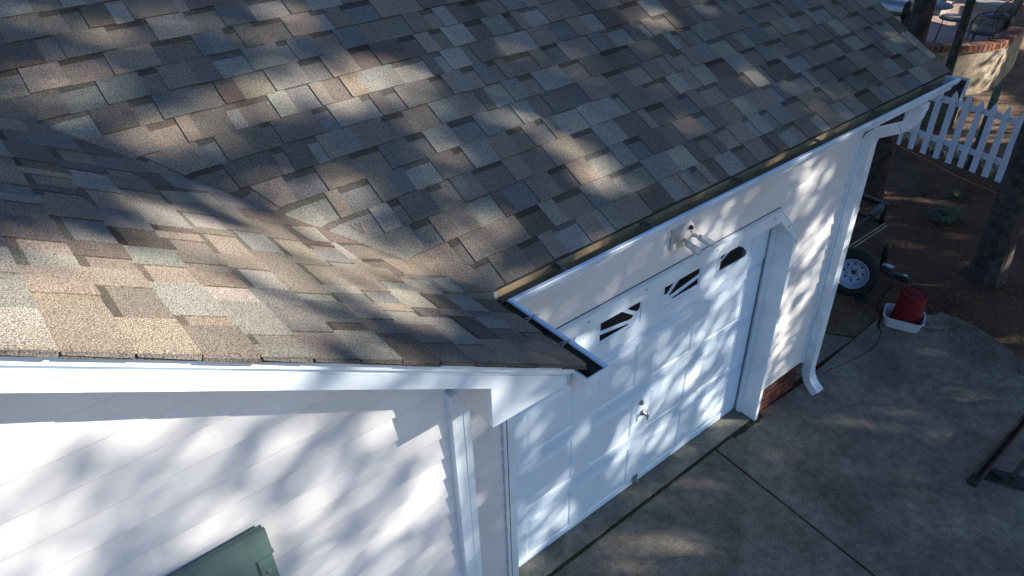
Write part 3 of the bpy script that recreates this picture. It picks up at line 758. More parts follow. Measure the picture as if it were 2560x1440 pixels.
# scalloped garden edging behind
ge=empty('garden_edging',(7.1,1.5,0)); tag(ge,'low pale plastic lattice edging with scalloped top behind the picket fence','garden edging')
b=MB(); y=.0
while y<2.6:
    x=fx(y)+.20
    for q in range(7):
        a0,a1=math.pi*q/7,math.pi*(q+1)/7
        p=[(x,y+.06*math.cos(a),.17+.045*math.sin(a)) for a in (a0,a1)]; i=[(x,y+.035*math.cos(a),.17+.022*math.sin(a)) for a in (a0,a1)]
        b.prism([p[0],p[1],i[1],i[0]],(.012,0,0))
    b.box(x,y-.06,.15,x+.012,y+.06,.17); b.box(x,y-.06,-.05,x+.012,y-.045,.15)
    b.obox((x+.006,y,.06),(.006,0,0),(0,.05,.07),(0,-.007,.006)); b.obox((x+.004,y,.06),(.004,0,0),(0,-.05,.07),(0,-.007,-.006))
    y+=.12
b.build('lattice_panel','lattice',ge)
# raised planter
pl=empty('raised_planter',(8.7,2.4,0)); tag(pl,'white framed raised planter box beyond the picket fence','planter')
b=MB()
A=Vector((9.34,2.32,.40)); U=Vector((-1.26,-.40,0)).normalized(); V=Vector((-.25,1,0)).normalized()
b.obox(A+U*.66,U*.68,V*.022,Vector((0,0,.022))); b.obox(A+V*.5,V*.5,U*.022,Vector((0,0,.0221))); b.obox(A+U*1.33+V*.5,V*.5,U*.022,Vector((0,0,.0221))); b.obox(A+U*.66+V*1.0,U*.68,V*.022,Vector((0,0,.022)))
b.build('top_rim','caprim',pl)
b=MB(); b.obox(A+U*.66+Vector((0,0,-.23)),U*.66,V*.015,Vector((0,0,.2))); b.obox(A+V*.5+Vector((0,0,-.23)),V*.49,U*.015,Vector((0,0,.2)));b.obox(A+U*1.33+V*.5+Vector((0,0,-.23)),V*.49,U*.015,Vector((0,0,.2))); b.build('side_board','oldwood',pl)
b=MB(); b.obox(A+U*.66+V*.5+Vector((0,0,-.15)),U*.64,V*.48,Vector((0,0,.03))); b.build('soil','soil',pl)
# ================================================================ PATIO
PA=[(8.2,5.6),(8.55,4.4),(8.95,3.5),(9.35,2.88),(9.75,2.52),(10.2,2.33),(10.7,2.31),(11.3,2.40),(12.2,2.58),(13.2,2.9),(15,3.6)]
def spline(P,n):
    out=[]
    for k in range(len(P)-1):
        p0=Vector((*P[max(k-1,0)],0));p1=Vector((*P[k],0));p2=Vector((*P[k+1],0));p3=Vector((*P[min(k+2,len(P)-1)],0))
        for q in range(n):
            t=q/n; out.append(.5*((2*p1)+(p2-p0)*t+(2*p0-5*p1+4*p2-p3)*t*t+(3*p1-p0-3*p2+p3)*t**3))
    out.append(Vector((*P[-1],0))); return out
cv=spline(PA,8)
def nrm(k):
    t=(cv[min(k+1,len(cv)-1)]-cv[max(k-1,0)]).normalized(); return Vector((-t.y,t.x,0))  # inward
pw=empty('patio_wall',(9.8,2.5,0)); tag(pw,'curved tan stucco patio wall with a red brick cap','retaining wall')
b=MB()
for k in range(len(cv)-1):
    n0,n1=nrm(k),nrm(k+1); a,c=cv[k],cv[k+1]
    Z=.74
    b.hexa([(a.x,a.y,-.05),(c.x,c.y,-.05),(c.x+n1.x*.25,c.y+n1.y*.25,-.05),(a.x+n0.x*.25,a.y+n0.y*.25,-.05),(a.x,a.y,Z),(c.x,c.y,Z),(c.x+n1.x*.25,c.y+n1.y*.25,Z),(a.x+n0.x*.25,a.y+n0.y*.25,Z)])
b.build('stucco_body','stucco',pw)
b=MB(); m2=MB(); q=random.Random(2)
# resample at 0.075 spacing
pts=[cv[0]]; 
acc=0
fine=[]
for k in range(len(cv)-1):
    L=(cv[k+1]-cv[k]).length; n=max(1,int(L/.01))
    for i in range(n): fine.append((cv[k].lerp(cv[k+1],i/n),nrm(k).lerp(nrm(k+1),i/n)))
i=0
while i+7<len(fine):
    p,n=fine[i]; p2,n2=fine[i+7 if i+7<len(fine) else -1]
    o=-.025; kx=q.uniform(.7,1.5); kx*=.6; col=(kx*q.uniform(1.4,2.0),kx*q.uniform(1.2,2.1),kx*q.uniform(.9,1.6))
    a=p+n*o; c=p2+n2*o; a2=p+n*.20; c2=p2+n2*.20
    b.hexa([(a.x,a.y,.753),(c.x,c.y,.753),(c2.x,c2.y,.753),(a2.x,a2.y,.753),(a.x,a.y,.865),(c.x,c.y,.865),(c2.x,c2.y,.865),(a2.x,a2.y,.865)],0,col)
    i+=9
for k in range(0,len(fine)-20,20):
    (p,n),(p2,n2)=fine[k],fine[k+20]; o=-.018; a=p+n*o;c=p2+n2*o;a2=p+n*.195;c2=p2+n2*.195
    m2.hexa([(a.x,a.y,.741),(c.x,c.y,.741),(c2.x,c2.y,.741),(a2.x,a2.y,.741),(a.x,a.y,.858),(c.x,c.y,.858),(c2.x,c2.y,.858),(a2.x,a2.y,.858)])
mo_=m2.build('mortar_bed','stucco',pw); b.build('brick_cap','brick',pw)
b=MB(); inn=[p+nrm(k)*.2 for k,p in enumerate(cv)]
b.face([(p.x,p.y,.45) for p in inn]+[(20,6,.45),(20,14,.45),(9,14,.45)])
tag(b.build('patio','paver'),kind='structure')
# patio table
def rtable(x,y,z,r):
    t=empty('patio_table',(x,y,.45)); tag(t,'round dark metal patio table behind the brick capped wall','table')
    b=MB(); b.lathe((x,y,z),(0,0,1),[(0,0),(r,0),(r+.008,.008),(r,.02),(0,.02)],36); b.build('table_top','cushion',t)
    b=MB(); b.tube([(x,y,.45),(x,y,z)],.03,10); b.lathe((x,y,.45),(0,0,1),[(.22,0),(.20,.03),(.03,.05)],20); b.build('pedestal','darkmetal',t)
    b=MB(); b.tube([(x+.06,y-.08,z+.02),(x+.06,y-.08,z+.10)],.008,8); b.lathe((x+.06,y-.08,z+.115),(0,1,0),[(.014,0),(.02,.005),(.014,.01)],14); b.build('umbrella_ring','metalwhite',t)
rtable(10.62,3.80,1.17,.36)
def chair(name,x,y,z,ang,label,back=True,r=.24):
    t=empty(name,(x,y,.45)); tag(t,label,'chair','black metal patio chairs')
    ca,sa=math.cos(ang),math.sin(ang)
    def W(a,b_,zz): return (x+a*ca-b_*sa, y+a*sa+b_*ca, zz)
    b=MB(); b.lathe((x,y,z),(0,0,1),[(0,0),(r,0),(r+.01,.012),(r-.01,.03),(0,.035)],28); b.build('seat','cushion',t)
    for a,c in ((-1,-1),(1,-1),(1,1),(-1,1)):
        b=MB(); b.tube([W(a*r*.7,c*r*.7,z),W(a*r*.85,c*r*.85,.45)],.010,6); b.build('leg','darkmetal',t)
    b=MB(); ringp=[W(r*1.03*math.cos(k*math.pi/12),r*1.03*math.sin(k*math.pi/12),z) for k in range(25)]; b.tube(ringp,.010,6,caps=False); b.build('seat_rim','darkmetal',t)
    if back:
        # barrel back: outline hoop and woven wires
        def bp(u,v): # u -1..1 across, v 0..1 up
            an=-math.pi/2+u*1.15; rr_=r*(1.12+.28*v); return W(rr_*math.cos(an),rr_*math.sin(an)-.05*v,z+.02+v*.42)
        def vmax(u): return math.sqrt(max(0,1-u*u*.98))
        b=MB(); b.tube([bp(u/10,vmax(u/10)) for u in range(-10,11)],.011,6); b.build('back_hoop','darkmetal',t)
        b=MB()
        for k in range(-26,27):
            for sgn in (1,-1):
                seg=[]
                for q in range(9):
                    v=q/8; u=k/13+sgn*v*.75
                    if abs(u)<=1 and v<=vmax(u): seg.append(bp(u,v))
                if len(seg)>1: b.tube(seg,.0035,4,caps=False)
        b.build('woven_back','darkmetal',t)
    return t
chair('patio_chair',11.1,3.52,.90,R(20),'low black metal patio chair with open legs beside the round table',False,.25)
chair('patio_chair',10.55,2.76,.90,R(-58),'black woven barrel back patio chair close to the brick cap')
chair('patio_chair',11.75,3.0,.92,R(-20),'black woven patio chair at the far right beside the brick cap')
# grill
gr=empty('barbecue_grill',(9.3,3.9,0)); tag(gr,'stainless barbecue grill with black side cap seen past the roof edge','barbecue grill')
gx=Vector((-.06,.62,0)).normalized(); gy=Vector((1,.1,0)).normalized(); gc=Vector((8.95,3.95,1.40))
b=MB()
for z_c in (0,):
    pr=[(math.cos(a)*.15,math.sin(a)*.16) for a in [i*math.pi/12 for i in range(-2,15)]]
    for k in range(len(pr)-1):
        a0=gc-gx*.42+gy*pr[k][0]+Vector((0,0,pr[k][1])); a1=gc-gx*.42+gy*pr[k+1][0]+Vector((0,0,pr[k+1][1]))
        b.face([a0,a0+gx*1.1,a1+gx*1.1,a1],0,(1,1,1),True)
b.build('hood','steel',gr)
b=MB(); b.lathe(gc-gx*.42,-gx,[(.175,-.01),(.17,.05),(.12,.09),(0,.10)],26); b.build('hood_end','black',gr)
b=MB(); b.obox(gc+Vector((0,0,-.34))+gx*.13,gx*.55,gy*.13,Vector((0,0,.26))); b.build('cabinet','cream',gr)
for i in range(5):
    b=MB(); b.obox(gc-gy*.132+Vector((0,0,-.2-.045*i))+gx*-.15,gx*.06,gy*.004,Vector((0,0,.009))); b.build('vent_slot','oldwood',gr)
b=MB(); b.obox(gc-gy*.132+Vector((0,0,-.3))+gx*-.32,gx*.02,gy*.004,Vector((0,0,.12)))
b.build('vent_slot','oldwood',gr)
b=MB(); b.obox(gc+Vector((0,0,-.62))+gx*-.35,gx*.5,gy*.16,Vector((0,0,.015))); b.build('shelf','cream',gr)
b=MB(); b.obox(gc-gx*.52+gy*.0+Vector((0,0,-.25)),gx*.06,gy*.14,Vector((0,0,.28)));
b.build('side_panel','darkmetal',gr)
for a_ in (-.5,.6):
    for c_ in (-.1,.1): b=MB(); b.obox(gc+gx*a_+gy*c_+Vector((0,0,-.78)),gx*.02,gy*.02,Vector((0,0,.16))); b.build('leg','darkmetal',gr)
# bench behind patio
be=empty('stone_bench',(12.7,3.5,.45)); tag(be,'weathered stone bench at the back of the patio by the top edge','bench')
b=MB(); b.obox((12.9,3.95,.86),(.12,.75,0),(.22,-.02,0),(0,0,.05)); b.build('seat_slab','stone',be)
b=MB(); b.obox((12.75,3.25,.66),(.22,0,0),(0,.10,0),(0,0,.20)); b.build('support','stone',be)
b=MB(); b.obox((13.1,4.6,.66),(.22,0,0),(0,.10,0),(0,0,.20)); b.build('support','stone',be)
b=MB()
# ================================================================ TREES
def trunk_mesh(b,path,rads,seed=0,seg=22):
    q=random.Random(seed); P=[Vector(p) for p in path]
    pts=[];rs_=[]
    for k in range(len(P)-1):
        n=max(2,int((P[k+1]-P[k]).length/.14))
        for i in range(n):
            t=i/n; pts.append(P[k].lerp(P[k+1],t)); rs_.append(rads[k]*(1-t)+rads[k+1]*t)
    pts.append(P[-1]); rs_.append(rads[-1])
    i0=len(b.v); prev=[0]*seg
    off=[q.uniform(.9,1.1) for _ in range(seg)]
    for k,(p,r) in enumerate(zip(pts,rs_)):
        for s_ in range(seg):
            a=2*math.pi*s_/seg; off[s_]=off[s_]*.8+.2*q.uniform(.82,1.15); rr_=r*off[s_]
            b.v.append((p.x+math.cos(a)*rr_,p.y+math.sin(a)*rr_,p.z))
    for k in range(len(pts)-1):
        for s_ in range(seg):
            a=i0+k*seg+s_; c=i0+k*seg+(s_+1)%seg; b.f.append((a,c,c+seg,a+seg)); b.m.append(0); b.c.append((1,1,1)); b.sm.append(False)
def tuft(b,c,r,q,n=3,col=None):
    c=Vector(c)
    k=q.uniform(.6,1.5) if col is None else col
    for _ in range(n):
        d=Vector((q.gauss(0,1),q.gauss(0,1),q.gauss(0,1))).normalized(); e=d.cross(Vector((q.gauss(0,1),q.gauss(0,1),q.gauss(0,1)))).normalized()
        cc=c+Vector((q.gauss(0,.2),q.gauss(0,.2),q.gauss(0,.2)))*r
        b.face([cc-d*r-e*r*.5,cc+d*r-e*r*.45,cc+d*r*.9+e*r*.5,cc-d*r*.8+e*r*.45],0,(k,k,k))
def pine(name_label, base, top, r0, seed, crown_c, crown_r, nt, extra=None, cat='tree'):
    q=random.Random(seed); t=empty('pine_tree',base); tag(t,name_label,cat,'tall pines')
    b=MB(); B=Vector(base); T=Vector(top)
    trunk_mesh(b,[B+Vector((0,0,-.1)),B+Vector((0,0,.12)),B.lerp(T,.06),B.lerp(T,.5),T],[r0*1.35,r0*1.12,r0,r0*.75,r0*.2],seed)
    tk=b.build('trunk','bark',t)
    b=MB(); cc=Vector(crown_c)
    for _ in range(16):
        z=q.uniform(-.8,.8); p=cc+Vector((q.gauss(0,.5)*crown_r[0],q.gauss(0,.5)*crown_r[1],z*crown_r[2]))
        tt=min(.98,max(.3,(p.z-.8-B.z)/(T.z-B.z))); a=B.lerp(T,tt); b.tube([a,a.lerp(p,.5)+Vector((0,0,.25)),p],[r0*.28,r0*.16,.015],6)
    b.build('limb','bark',tk)
    b=MB()
    for _ in range(nt):
        d=Vector((q.gauss(0,1),q.gauss(0,1),q.gauss(0,1))).normalized()*(q.random()**.45)
        # clumpy
        p=cc+Vector((d.x*crown_r[0],d.y*crown_r[1],d.z*crown_r[2]))
        if math.sin(p.x*2.1+seed)+math.sin(p.y*2.4+seed*2)+math.sin(p.z*2.9)>-.6: tuft(b,p,q.uniform(.14,.24),q)
    if extra:
        for p,r in extra: tuft(b,p,r,q,2)
    b.build('crown','needle',t)
# ---- unseen canopy added up-sun, its gaps shaped to throw the dapples
OPEN=[(-3.82,4.575,0.295,0.157,2.81,1),(-3.507,4.401,0.294,0.171,-0.25,1),(-3.455,4.229,0.222,0.107,-0.44,0.9),(-3.426,4.565,0.162,0.084,2.45,0.7),(-3.023,4.282,0.248,0.16,-2.63,0.85),(-2.844,3.935,0.243,0.134,-2.96,0.85),(-2.986,3.86,0.143,0.075,3.09,0.5),(-3.666,4.264,0.123,0.038,2.5,0.6),(-3.507,4.104,0.119,0.04,2.4,0.35),(-2.256,3.675,0.233,0.088,2.99,0.5),(-3.834,4.45,0.272,0.049,2.39,1),(-2.288,4.004,0.119,0.073,0.36,0.9),(-2.321,4.199,0.092,0.075,-0.1,0.5),(-2.402,4.012,0.123,0.072,1.88,0.5),(-2.355,3.859,0.093,0.057,1.39,0.35),(-1.85,4.447,0.282,0.096,2.85,0.75),(-1.616,4.315,0.185,0.114,-3.12,0.85),(-2.115,4.51,0.188,0.11,2.96,0.55),(-1.556,4.139,0.192,0.074,0.4,0.5),(-2.163,4.433,0.128,0.085,2.56,0.4),(-2.266,4.833,0.162,0.127,0.12,0.25),(-1.931,5.132,0.107,0.077,0.12,0.5),(-1.798,4.938,0.134,0.081,2.69,0.25),(-1.534,4.629,0.133,0.086,0.18,0.2),(-1.479,4.847,0.172,0.057,2.54,0.2),(-1.511,3.611,0.128,0.058,-2.27,0.75),(-1.561,3.516,0.125,0.081,0.32,0.85),(-1.397,3.809,0.078,0.049,-2.56,0.25),(-1.865,3.931,0.107,0.099,2.17,0.35),(-1.476,3.994,0.091,0.06,0.05,0.25),(-0.24,3.762,0.116,0.089,1.64,0.4),(-0.333,3.282,0.086,0.056,1.71,0.35),(-0.314,3.001,0.166,0.065,-2.25,0.4),(0.062,3.68,0.098,0.059,2.39,0.2),(-0.975,4.059,0.075,0.062,1.2,0.15),(-0.924,3.824,0.089,0.059,1.57,0.15),(0.171,2.693,0.062,0.044,-2.07,0.2),(-0.97,3.392,0.073,0.05,-2.27,0.2),(-1.141,3.559,0.055,0.037,-2.37,0.15),(-3.909,4.435,0.308,0.043,2.3,1),(-3.69,4.175,0.085,0.032,2.16,0.6),(-3.575,4.054,0.051,0.03,-2.01,0.15),(-3.112,3.489,0.088,0.053,1.15,0.42),(-3.04,3.48,0.063,0.05,1.15,0.32),(-3.966,4.202,0.249,0.091,1.4,0.54),(-3.834,4.249,0.082,0.057,2.15,0.54),(-3.87,4.069,0.094,0.045,2.49,0.48600000000000004),(-3.976,4.008,0.156,0.071,1.78,0.54),(-3.733,4.153,0.127,0.04,2.38,0.29700000000000004),(-3.835,3.909,0.108,0.065,2.13,0.324),(-3.589,3.978,0.105,0.04,2.42,0.21600000000000003),(-3.485,3.784,0.061,0.038,2.19,0.54),(-3.54,3.753,0.095,0.057,2.02,0.378),(-3.364,3.464,0.066,0.048,2.29,0.48600000000000004),(-3.285,3.438,0.075,0.054,3.02,0.324),(-3.19,3.415,0.081,0.056,2.46,0.35100000000000003),(-3.228,3.302,0.057,0.048,-2.93,0.324),(-3.137,3.002,0.09,0.065,2.79,0.54),(-3.27,3.033,0.113,0.064,3.01,0.43200000000000005),(-3.411,3.131,0.084,0.058,2.26,0.324),(-3.514,3.437,0.2,0.063,2.03,0.24300000000000002),(-3.551,3.471,0.122,0.049,1.75,0.43200000000000005),(-3.605,3.718,0.096,0.05,2.26,0.27),(-3.025,3.186,0.128,0.039,1.63,0.21600000000000003),(-3.053,3.365,0.066,0.03,2.28,0.162),(-3.677,3.9,0.085,0.052,2.45,0.189),(-3.335,3.239,0.076,0.044,2.34,0.21600000000000003),(-1.036,2.076,0.265,0.105,1.99,0.475),(-1.241,2.253,0.217,0.09,2.23,0.4),(-0.269,1.697,0.222,0.08,2.16,0.45),(-0.134,1.676,0.173,0.08,2.01,0.45),(-0.429,1.196,0.312,0.129,2.12,0.3),(-0.263,1.215,0.351,0.088,2.1,0.4),(-0.543,1.045,0.154,0.076,2.08,0.4),(-0.712,1.117,0.169,0.105,1.96,0.375),(-1.155,1.479,0.137,0.106,2.54,0.425),(-0.912,0.867,0.31,0.126,1.98,0.5),(-0.829,1.013,0.172,0.061,1.98,0.35),(-0.562,0.607,0.231,0.089,2.06,0.425),(-0.057,0.319,0.357,0.118,2.03,0.475),(-0.299,0.729,0.155,0.091,2.13,0.3),(-1.189,0.929,0.131,0.05,2.0,0.2),(-1.423,1.118,0.14,0.081,2.17,0.35),(-1.613,1.135,0.162,0.084,2.18,0.35),(-1.418,0.727,0.168,0.107,2.08,0.35),(-1.67,0.836,0.229,0.077,1.71,0.35),(-1.582,1.917,0.155,0.067,1.75,0.275),(-0.695,2.405,0.202,0.091,2.08,0.15),(-1.056,1.727,0.138,0.057,2.07,0.2),(0.125,0.816,0.286,0.101,1.95,0.3),(-0.763,1.659,0.139,0.084,2.54,0.175),(-1.173,1.89,0.143,0.066,2.22,0.2),(-1.143,2.66,0.238,0.085,2.1,0.425),(-0.988,2.634,0.163,0.072,2.61,0.375),(-1.338,2.675,0.171,0.06,2.49,0.3),(-1.531,2.853,0.095,0.039,2.08,0.125),(-0.777,2.453,0.131,0.069,2.34,0.275),(0.233,1.619,0.217,0.094,2.1,0.5),(0.126,1.538,0.153,0.063,2.1,0.45),(0.264,1.119,0.195,0.077,1.95,0.425),(0.094,1.203,0.188,0.083,1.99,0.3),(0.159,0.827,0.211,0.095,1.81,0.3),(0.118,2.139,0.155,0.12,1.29,0.225),(-0.053,2.15,0.094,0.075,1.67,0.175),(0.377,1.128,0.198,0.079,1.97,0.4),(0.128,0.527,0.232,0.075,1.91,0.25),(0.161,0.181,0.217,0.066,2.0,0.2),(-0.02,2.424,0.103,0.078,1.18,0.15),(-2.047,1.963,0.051,0.022,1.47,0.25),(-2.147,1.929,0.06,0.023,1.37,0.25),(0.464,1.386,0.24,0.092,1.8,0.15),(-1.366,3.091,0.189,0.028,2.86,0.9),(-0.675,2.847,0.21,0.025,2.85,0.7),(-2.259,3.404,0.116,0.019,2.87,0.3),(-1.431,0.268,0.144,0.109,3.12,0.4),(-1.568,0.399,0.106,0.068,-0.19,0.3),(-0.924,0.222,0.133,0.089,-2.84,0.18),(0.04,-0.317,0.099,0.059,-2.99,0.45),(0.2,-0.461,0.07,0.043,-2.95,0.15),(-0.578,0.011,0.077,0.067,-1.85,0.35),(-0.384,-0.045,0.056,0.047,-1.83,0.25),(-0.192,-0.057,0.05,0.045,-2.91,0.25),(-0.743,0.348,0.134,0.036,2.98,0.4),(-0.121,0.066,0.142,0.041,2.82,0.4),(-0.005,0.001,0.114,0.032,2.98,0.3),(2.512,-0.77,0.125,0.071,-2.47,0.9),(4.663,-0.908,0.154,0.086,-3.09,0.7),(4.451,-1.078,0.101,0.066,-3.0,0.5),(4.066,-0.812,0.095,0.064,-2.96,0.4),(4.341,-1.116,0.06,0.033,-0.26,0.3),(1.998,-0.99,0.086,0.074,-2.39,0.25),(1.425,-0.962,0.07,0.051,3.09,0.25),(3.335,-0.8,0.103,0.074,-2.27,0.2),(3.583,-1.086,0.1,0.059,-2.1,0.15),(3.172,-0.97,0.096,0.056,-2.06,0.1),(7.979,-1.832,0.78,0.129,-0.15,0.9),(7.401,-1.582,0.281,0.122,3.13,0.8),(7.372,-1.323,0.274,0.106,-0.15,0.7),(6.697,-1.369,0.173,0.108,-2.54,0.7),(6.727,-1.615,0.175,0.095,-3.07,0.7),(7.435,-1.881,0.727,0.083,-0.15,0.7),(8.053,-1.622,0.197,0.044,-0.14,1),(8.783,-1.333,0.419,0.21,1.26,0.75),(8.945,-1.601,0.296,0.214,1.06,0.75),(8.656,-1.141,0.339,0.122,1.3,1),(9.494,-1.238,0.233,0.178,0.89,0.15000000000000002),(10.235,-0.832,0.265,0.107,-3.03,0.9),(9.671,-0.74,0.206,0.094,-2.87,0.8),(9.274,-0.784,0.16,0.074,-2.89,0.7),(9.412,-1.008,0.204,0.089,-2.69,0.5),(9.82,-1.228,0.231,0.067,3.07,0.6),(-2.447,3.988,0.148,0.066,-1.92,0.8),(-2.476,3.819,0.135,0.054,-1.88,0.85),(-2.679,3.908,0.247,0.151,-2.98,0.9),(-2.697,3.758,0.168,0.083,3.08,0.8),(-2.664,4.175,0.166,0.105,-3.07,0.7),(-1.079,2.668,0.244,0.097,2.36,0.75),(-1.198,2.612,0.158,0.065,2.17,0.7),(-2.266,3.414,0.132,0.028,2.89,1),(-1.978,3.319,0.149,0.029,2.88,0.9),(-1.484,3.147,0.181,0.029,2.87,0.8),(-1.729,3.242,0.103,0.021,2.88,0.5),(-0.979,2.942,0.19,0.024,2.86,0.8),(-2.315,3.444,0.066,0.021,2.94,0.6),(-3.63,3.871,0.801,0.303,2.05,0.0864),(-3.192,3.147,0.654,0.248,1.85,0.081),(-0.038,1.473,1.613,0.473,1.97,0.06)]
hv=Vector((1,1,0)).normalized(); vv_=Vector((-.23570226,.23570226,.94280904))
def openness(a,b_):
    o=0
    for ca,cb,ra,rb_,an,I in OPEN:
        dx,dy=a-ca,b_-cb
        if abs(dx)>3 or abs(dy)>3: continue
        u=(dx*math.cos(an)+dy*math.sin(an))/ra; v=(-dx*math.sin(an)+dy*math.cos(an))/rb_; d=u*u+v*v
        if d<1.9: o=max(o, I*(1 if d<.9 else (1.9-d)/1.0))
    return o
q=random.Random(21)
tufts=[[],[],[],[],[]]
st_=.058; a=-5.6; err={}
import mathutils
while a<11.5:
    b_=-2.9
    while b_<6.2:
        aa=a+q.uniform(-.5,.5)*st_; bb_=b_+q.uniform(-.5,.5)*st_
        o=openness(aa,bb_)
        keep = 1-o
        if keep>.93: keep=1
        # dithered flecks where the foliage is only partly open
        key=round((b_+2.9)/st_); e_=err.get(key,q.random()*.5)+keep
        go = keep>=.999 or (keep>.02 and e_>=1)
        err[key]=(e_-1 if e_>=1 else e_) if keep<.999 else q.random()*.5
        if go:
            lo=max(11.5,(2.6-.943*bb_)/.3333)
            t=lo+q.random()*4.5
            P=hv*aa+vv_*bb_+SUN*t
            idx=0 if aa<-2.6 else 1 if aa<.3 else 2 if aa<3.6 else 3 if aa<7.4 else 4
            tufts[idx].append((P,q.uniform(.055,.072)*(1 if keep<.999 else 1.5)))
        b_+=st_
    a+=st_
for _ in range(60):                       # loose unseen twigs added to throw finer streaks on the walls
    ca,cb=q.uniform(-3.9,.6),q.uniform(-.1,3.0); t=q.uniform(6.5,9.5)
    for _k in range(14):
        P=hv*(ca+q.gauss(0,.10))+vv_*(cb+q.gauss(0,.10))+SUN*(t+q.gauss(0,.15))
        tufts[0 if ca<-2.6 else 1].append((P,q.uniform(.018,.032)))
labs=['tall pine behind the drone on the sunny side, leftmost of the shading pines','tall pine on the sunny side, second of the shading pines','tall pine on the sunny side, middle of the shading pines','tall pine on the sunny side, fourth of the shading pines','tall pine on the sunny side, farthest right of the shading pines']
for i,T in enumerate(tufts):
    cx=sum(p.x for p,_ in T)/len(T); cy=sum(p.y for p,_ in T)/len(T); cz=sum(p.z for p,_ in T)/len(T)
    off=SUN*2.5
    pine(labs[i],(cx+off.x+1.2,cy+off.y-1.2,0),(cx+off.x,cy+off.y,cz+5),.2,30+i,(cx+off.x,cy+off.y,cz+1.5),(2.2,2.2,3.0),0,T)
# ---- visible pines
pine('thick dark pine trunk rising behind the garage corner and downspout',(4.90,1.55,0),(4.95,1.60,11),.128,51,(4.6,1.9,9.5),(3.8,3.6,2.2),5200)
pine('thick dark pine trunk at the right edge in front of the picket fence',(4.02,-.34,0),(3.72,-.02,11),.165,52,(3.2,-.3,9.2),(3.6,3.4,2.0),5200)
pine('slim leaning dark pine trunk crossing in front of the patio wall',(8.80,2.50,0),(9.75,2.75,9),.075,53,(9.6,3.6,9.2),(3.2,3.0,1.9),3000)
# ---- background shrubs beyond patio
def shrub(x,y,z,r,seed,label):
    q=random.Random(seed); t=empty('shrub',(x,y,z)); tag(t,label,'shrub','dark shrubs beyond the patio')
    b=MB()
    for _ in range(int(500*r)):
        d=Vector((q.gauss(0,1),q.gauss(0,1),q.gauss(0,1))).normalized()*q.random()**.4; tuft(b,(x+d.x*r,y+d.y*r,z+r*.7+d.z*r*.8),.09,q,2)
    b.build('foliage','leaf',t)
    b=MB()
    for k in range(5): b.tube([(x,y,z),(x+q.uniform(-.4,.4)*r,y+q.uniform(-.4,.4)*r,z+r)],[.03,.01],6)
    b.build('stem','bark',t)
shrub(14.2,6.2,.3,1.2,61,'dark shrub behind the round patio table'); shrub(16,4.6,.3,1.3,62,'dark shrub behind the stone bench')
# ================================================================ SMALL GROUND THINGS
b=MB(); pth=[(7.4,3.2),(6.95,2.5),(6.78,1.98),(6.60,1.5),(6.42,1.09),(6.33,.75),(6.27,.43),(6.20,.1),(6.0,-.5)]
sp_=spline(pth,6); qq=random.Random(8)
b.tube([(p.x,p.y,-.036+qq.uniform(0,.006)) for p in sp_],.006,6); tag(b.build('extension_cord','cord'),'thin orange cord lying along the front of the picket fence','cord')
def weed(x,y,r,n,seed,label):
    q=random.Random(seed); t=empty('weed',(x,y,-.05)); tag(t,label,'plant')
    b=MB()
    for k in range(n):
        a=q.random()*6.28; L=q.uniform(.4,1)*r; h=q.uniform(.03,.12); d=Vector((math.cos(a),math.sin(a),0)); s_=Vector((-d.y,d.x,0))*q.uniform(.012,.03)
        c=Vector((x,y,-.04))+d*L*.5+Vector((0,0,h)); b.face([c-d*.04,c+s_,c+d*.045+Vector((0,0,-.01)),c-s_])
    b.build('foliage','leaf',t)
    b=MB()
    for k in range(6): a=q.random()*6.28; b.tube([(x,y,-.05),(x+math.cos(a)*r*.5,y+math.sin(a)*r*.5,.02)],.003,4)
    b.build('stem','leaf',t)
weed(5.0,.60,.42,150,71,'low dark green weed patch on the pine straw'); weed(5.70,.78,.13,26,72,'small bright green weed sprig on the pine straw')
b=MB(); q=random.Random(5)
for k in range(60):
    z=-.03+.045*(k/60); r=.035*(1-(k/60)**2*.7); a=k*2.4; c=Vector((5.49+math.cos(a)*r,1.10+math.sin(a)*r,z)); d=Vector((math.cos(a),math.sin(a),.4)); s_=Vector((-math.sin(a),math.cos(a),0))
    b.face([c-s_*.008,c+s_*.008,c+s_*.006+d*.014,c-s_*.006+d*.014])
b.lathe((5.49,1.10,-.045),(0,0,1),[(.02,0),(.03,.02),(.012,.05),(0,.055)],10)
tag(b.build('pine_cone','bark'),'brown pine cone on the pine straw near the trailer','pine cone')
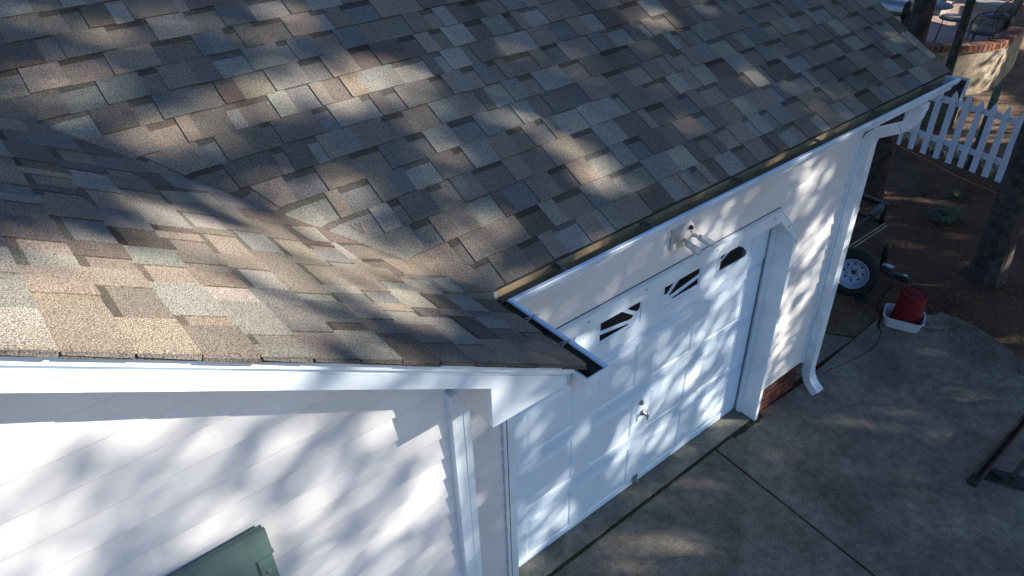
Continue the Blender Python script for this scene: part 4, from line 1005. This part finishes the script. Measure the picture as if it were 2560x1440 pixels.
# straw litter
b=MB(); q=random.Random(77)
def litter(n,fx_,zb,kmin,kmax,Lm=(.05,.14)):
    for _ in range(n):
        x,y=fx_(); a=q.random()*3.1416; L=q.uniform(*Lm); dx,dy=math.cos(a)*L/2,math.sin(a)*L/2; wn=q.uniform(.0012,.0028)
        ox,oy=-math.sin(a)*wn,math.cos(a)*wn; k=q.uniform(kmin,kmax); z0=zb+q.random()*.012; z1=zb+q.random()*.018
        b.face([(x-dx-ox,y-dy-oy,z0),(x-dx+ox,y-dy+oy,z0),(x+dx+ox,y+dy+oy,z1),(x+dx-ox,y+dy-oy,z1)],0,(k,k*q.uniform(.8,1.1),k*q.uniform(.7,1.1)))
litter(9000,lambda:(q.uniform(2.6,6.7),q.uniform(-1.6,2.9)),-.045,.25,1.1)
litter(3500,lambda:(q.uniform(7.0,10.5),q.uniform(-.6,2.9)),-.036,.3,1.5)
litter(2600,lambda:(2.45+q.random()*1.0,q.uniform(-2.2,.9)),-.012,.15,.8,(.02,.06))
litter(500,lambda:(q.uniform(1.6,2.9),q.uniform(-2.2,-.1)),-.008,.15,.8,(.02,.05))
tag(b.build('pine_straw','straw'),'brown pine needle litter covering the yard','pine straw',kind='stuff')
# twigs/needles on roof
b=MB()
for (k,s,dk_,ds_) in [(3.2,.10,.45,-.03),(3.25,.11,.35,-.06),(4.4,-.10,.2,.05),(9.9,2.5,.1,.05),(4.2,2.9,.2,.04)]:
    p0=Vector(PT(k,s,.018)); p1=Vector(PT(k+dk_,s-ds_,.02)); b.tube([p0,p0.lerp(p1,.5)+Vector((0,0,.004)),p1],.0016,5)
nb=b.build('fallen_needles','oldneedle'); tag(nb,'few orange pine needles lying on the roof shingles near the valley','pine needles',kind='stuff')
# driveway chips
b=MB(); q=random.Random(6)
for _ in range(260):
    x=q.uniform(-2.4,2.6); y=q.uniform(-2.2,-.05); r=q.uniform(.002,.006)
    if q.random()<.45: y=-.02-q.random()**2*.25
    a=q.random()*3; b.face([(x+r*math.cos(a),y+r*math.sin(a),-.006),(x+r*math.cos(a+2),y+r*math.sin(a+2),-.004),(x+r*math.cos(a+4),y+r*math.sin(a+4),-.006)],0,(q.uniform(.3,1.3),)*3)
tag(b.build('leaf_litter','straw'),'tiny bits of leaf litter scattered on the driveway','leaf litter',kind='stuff')
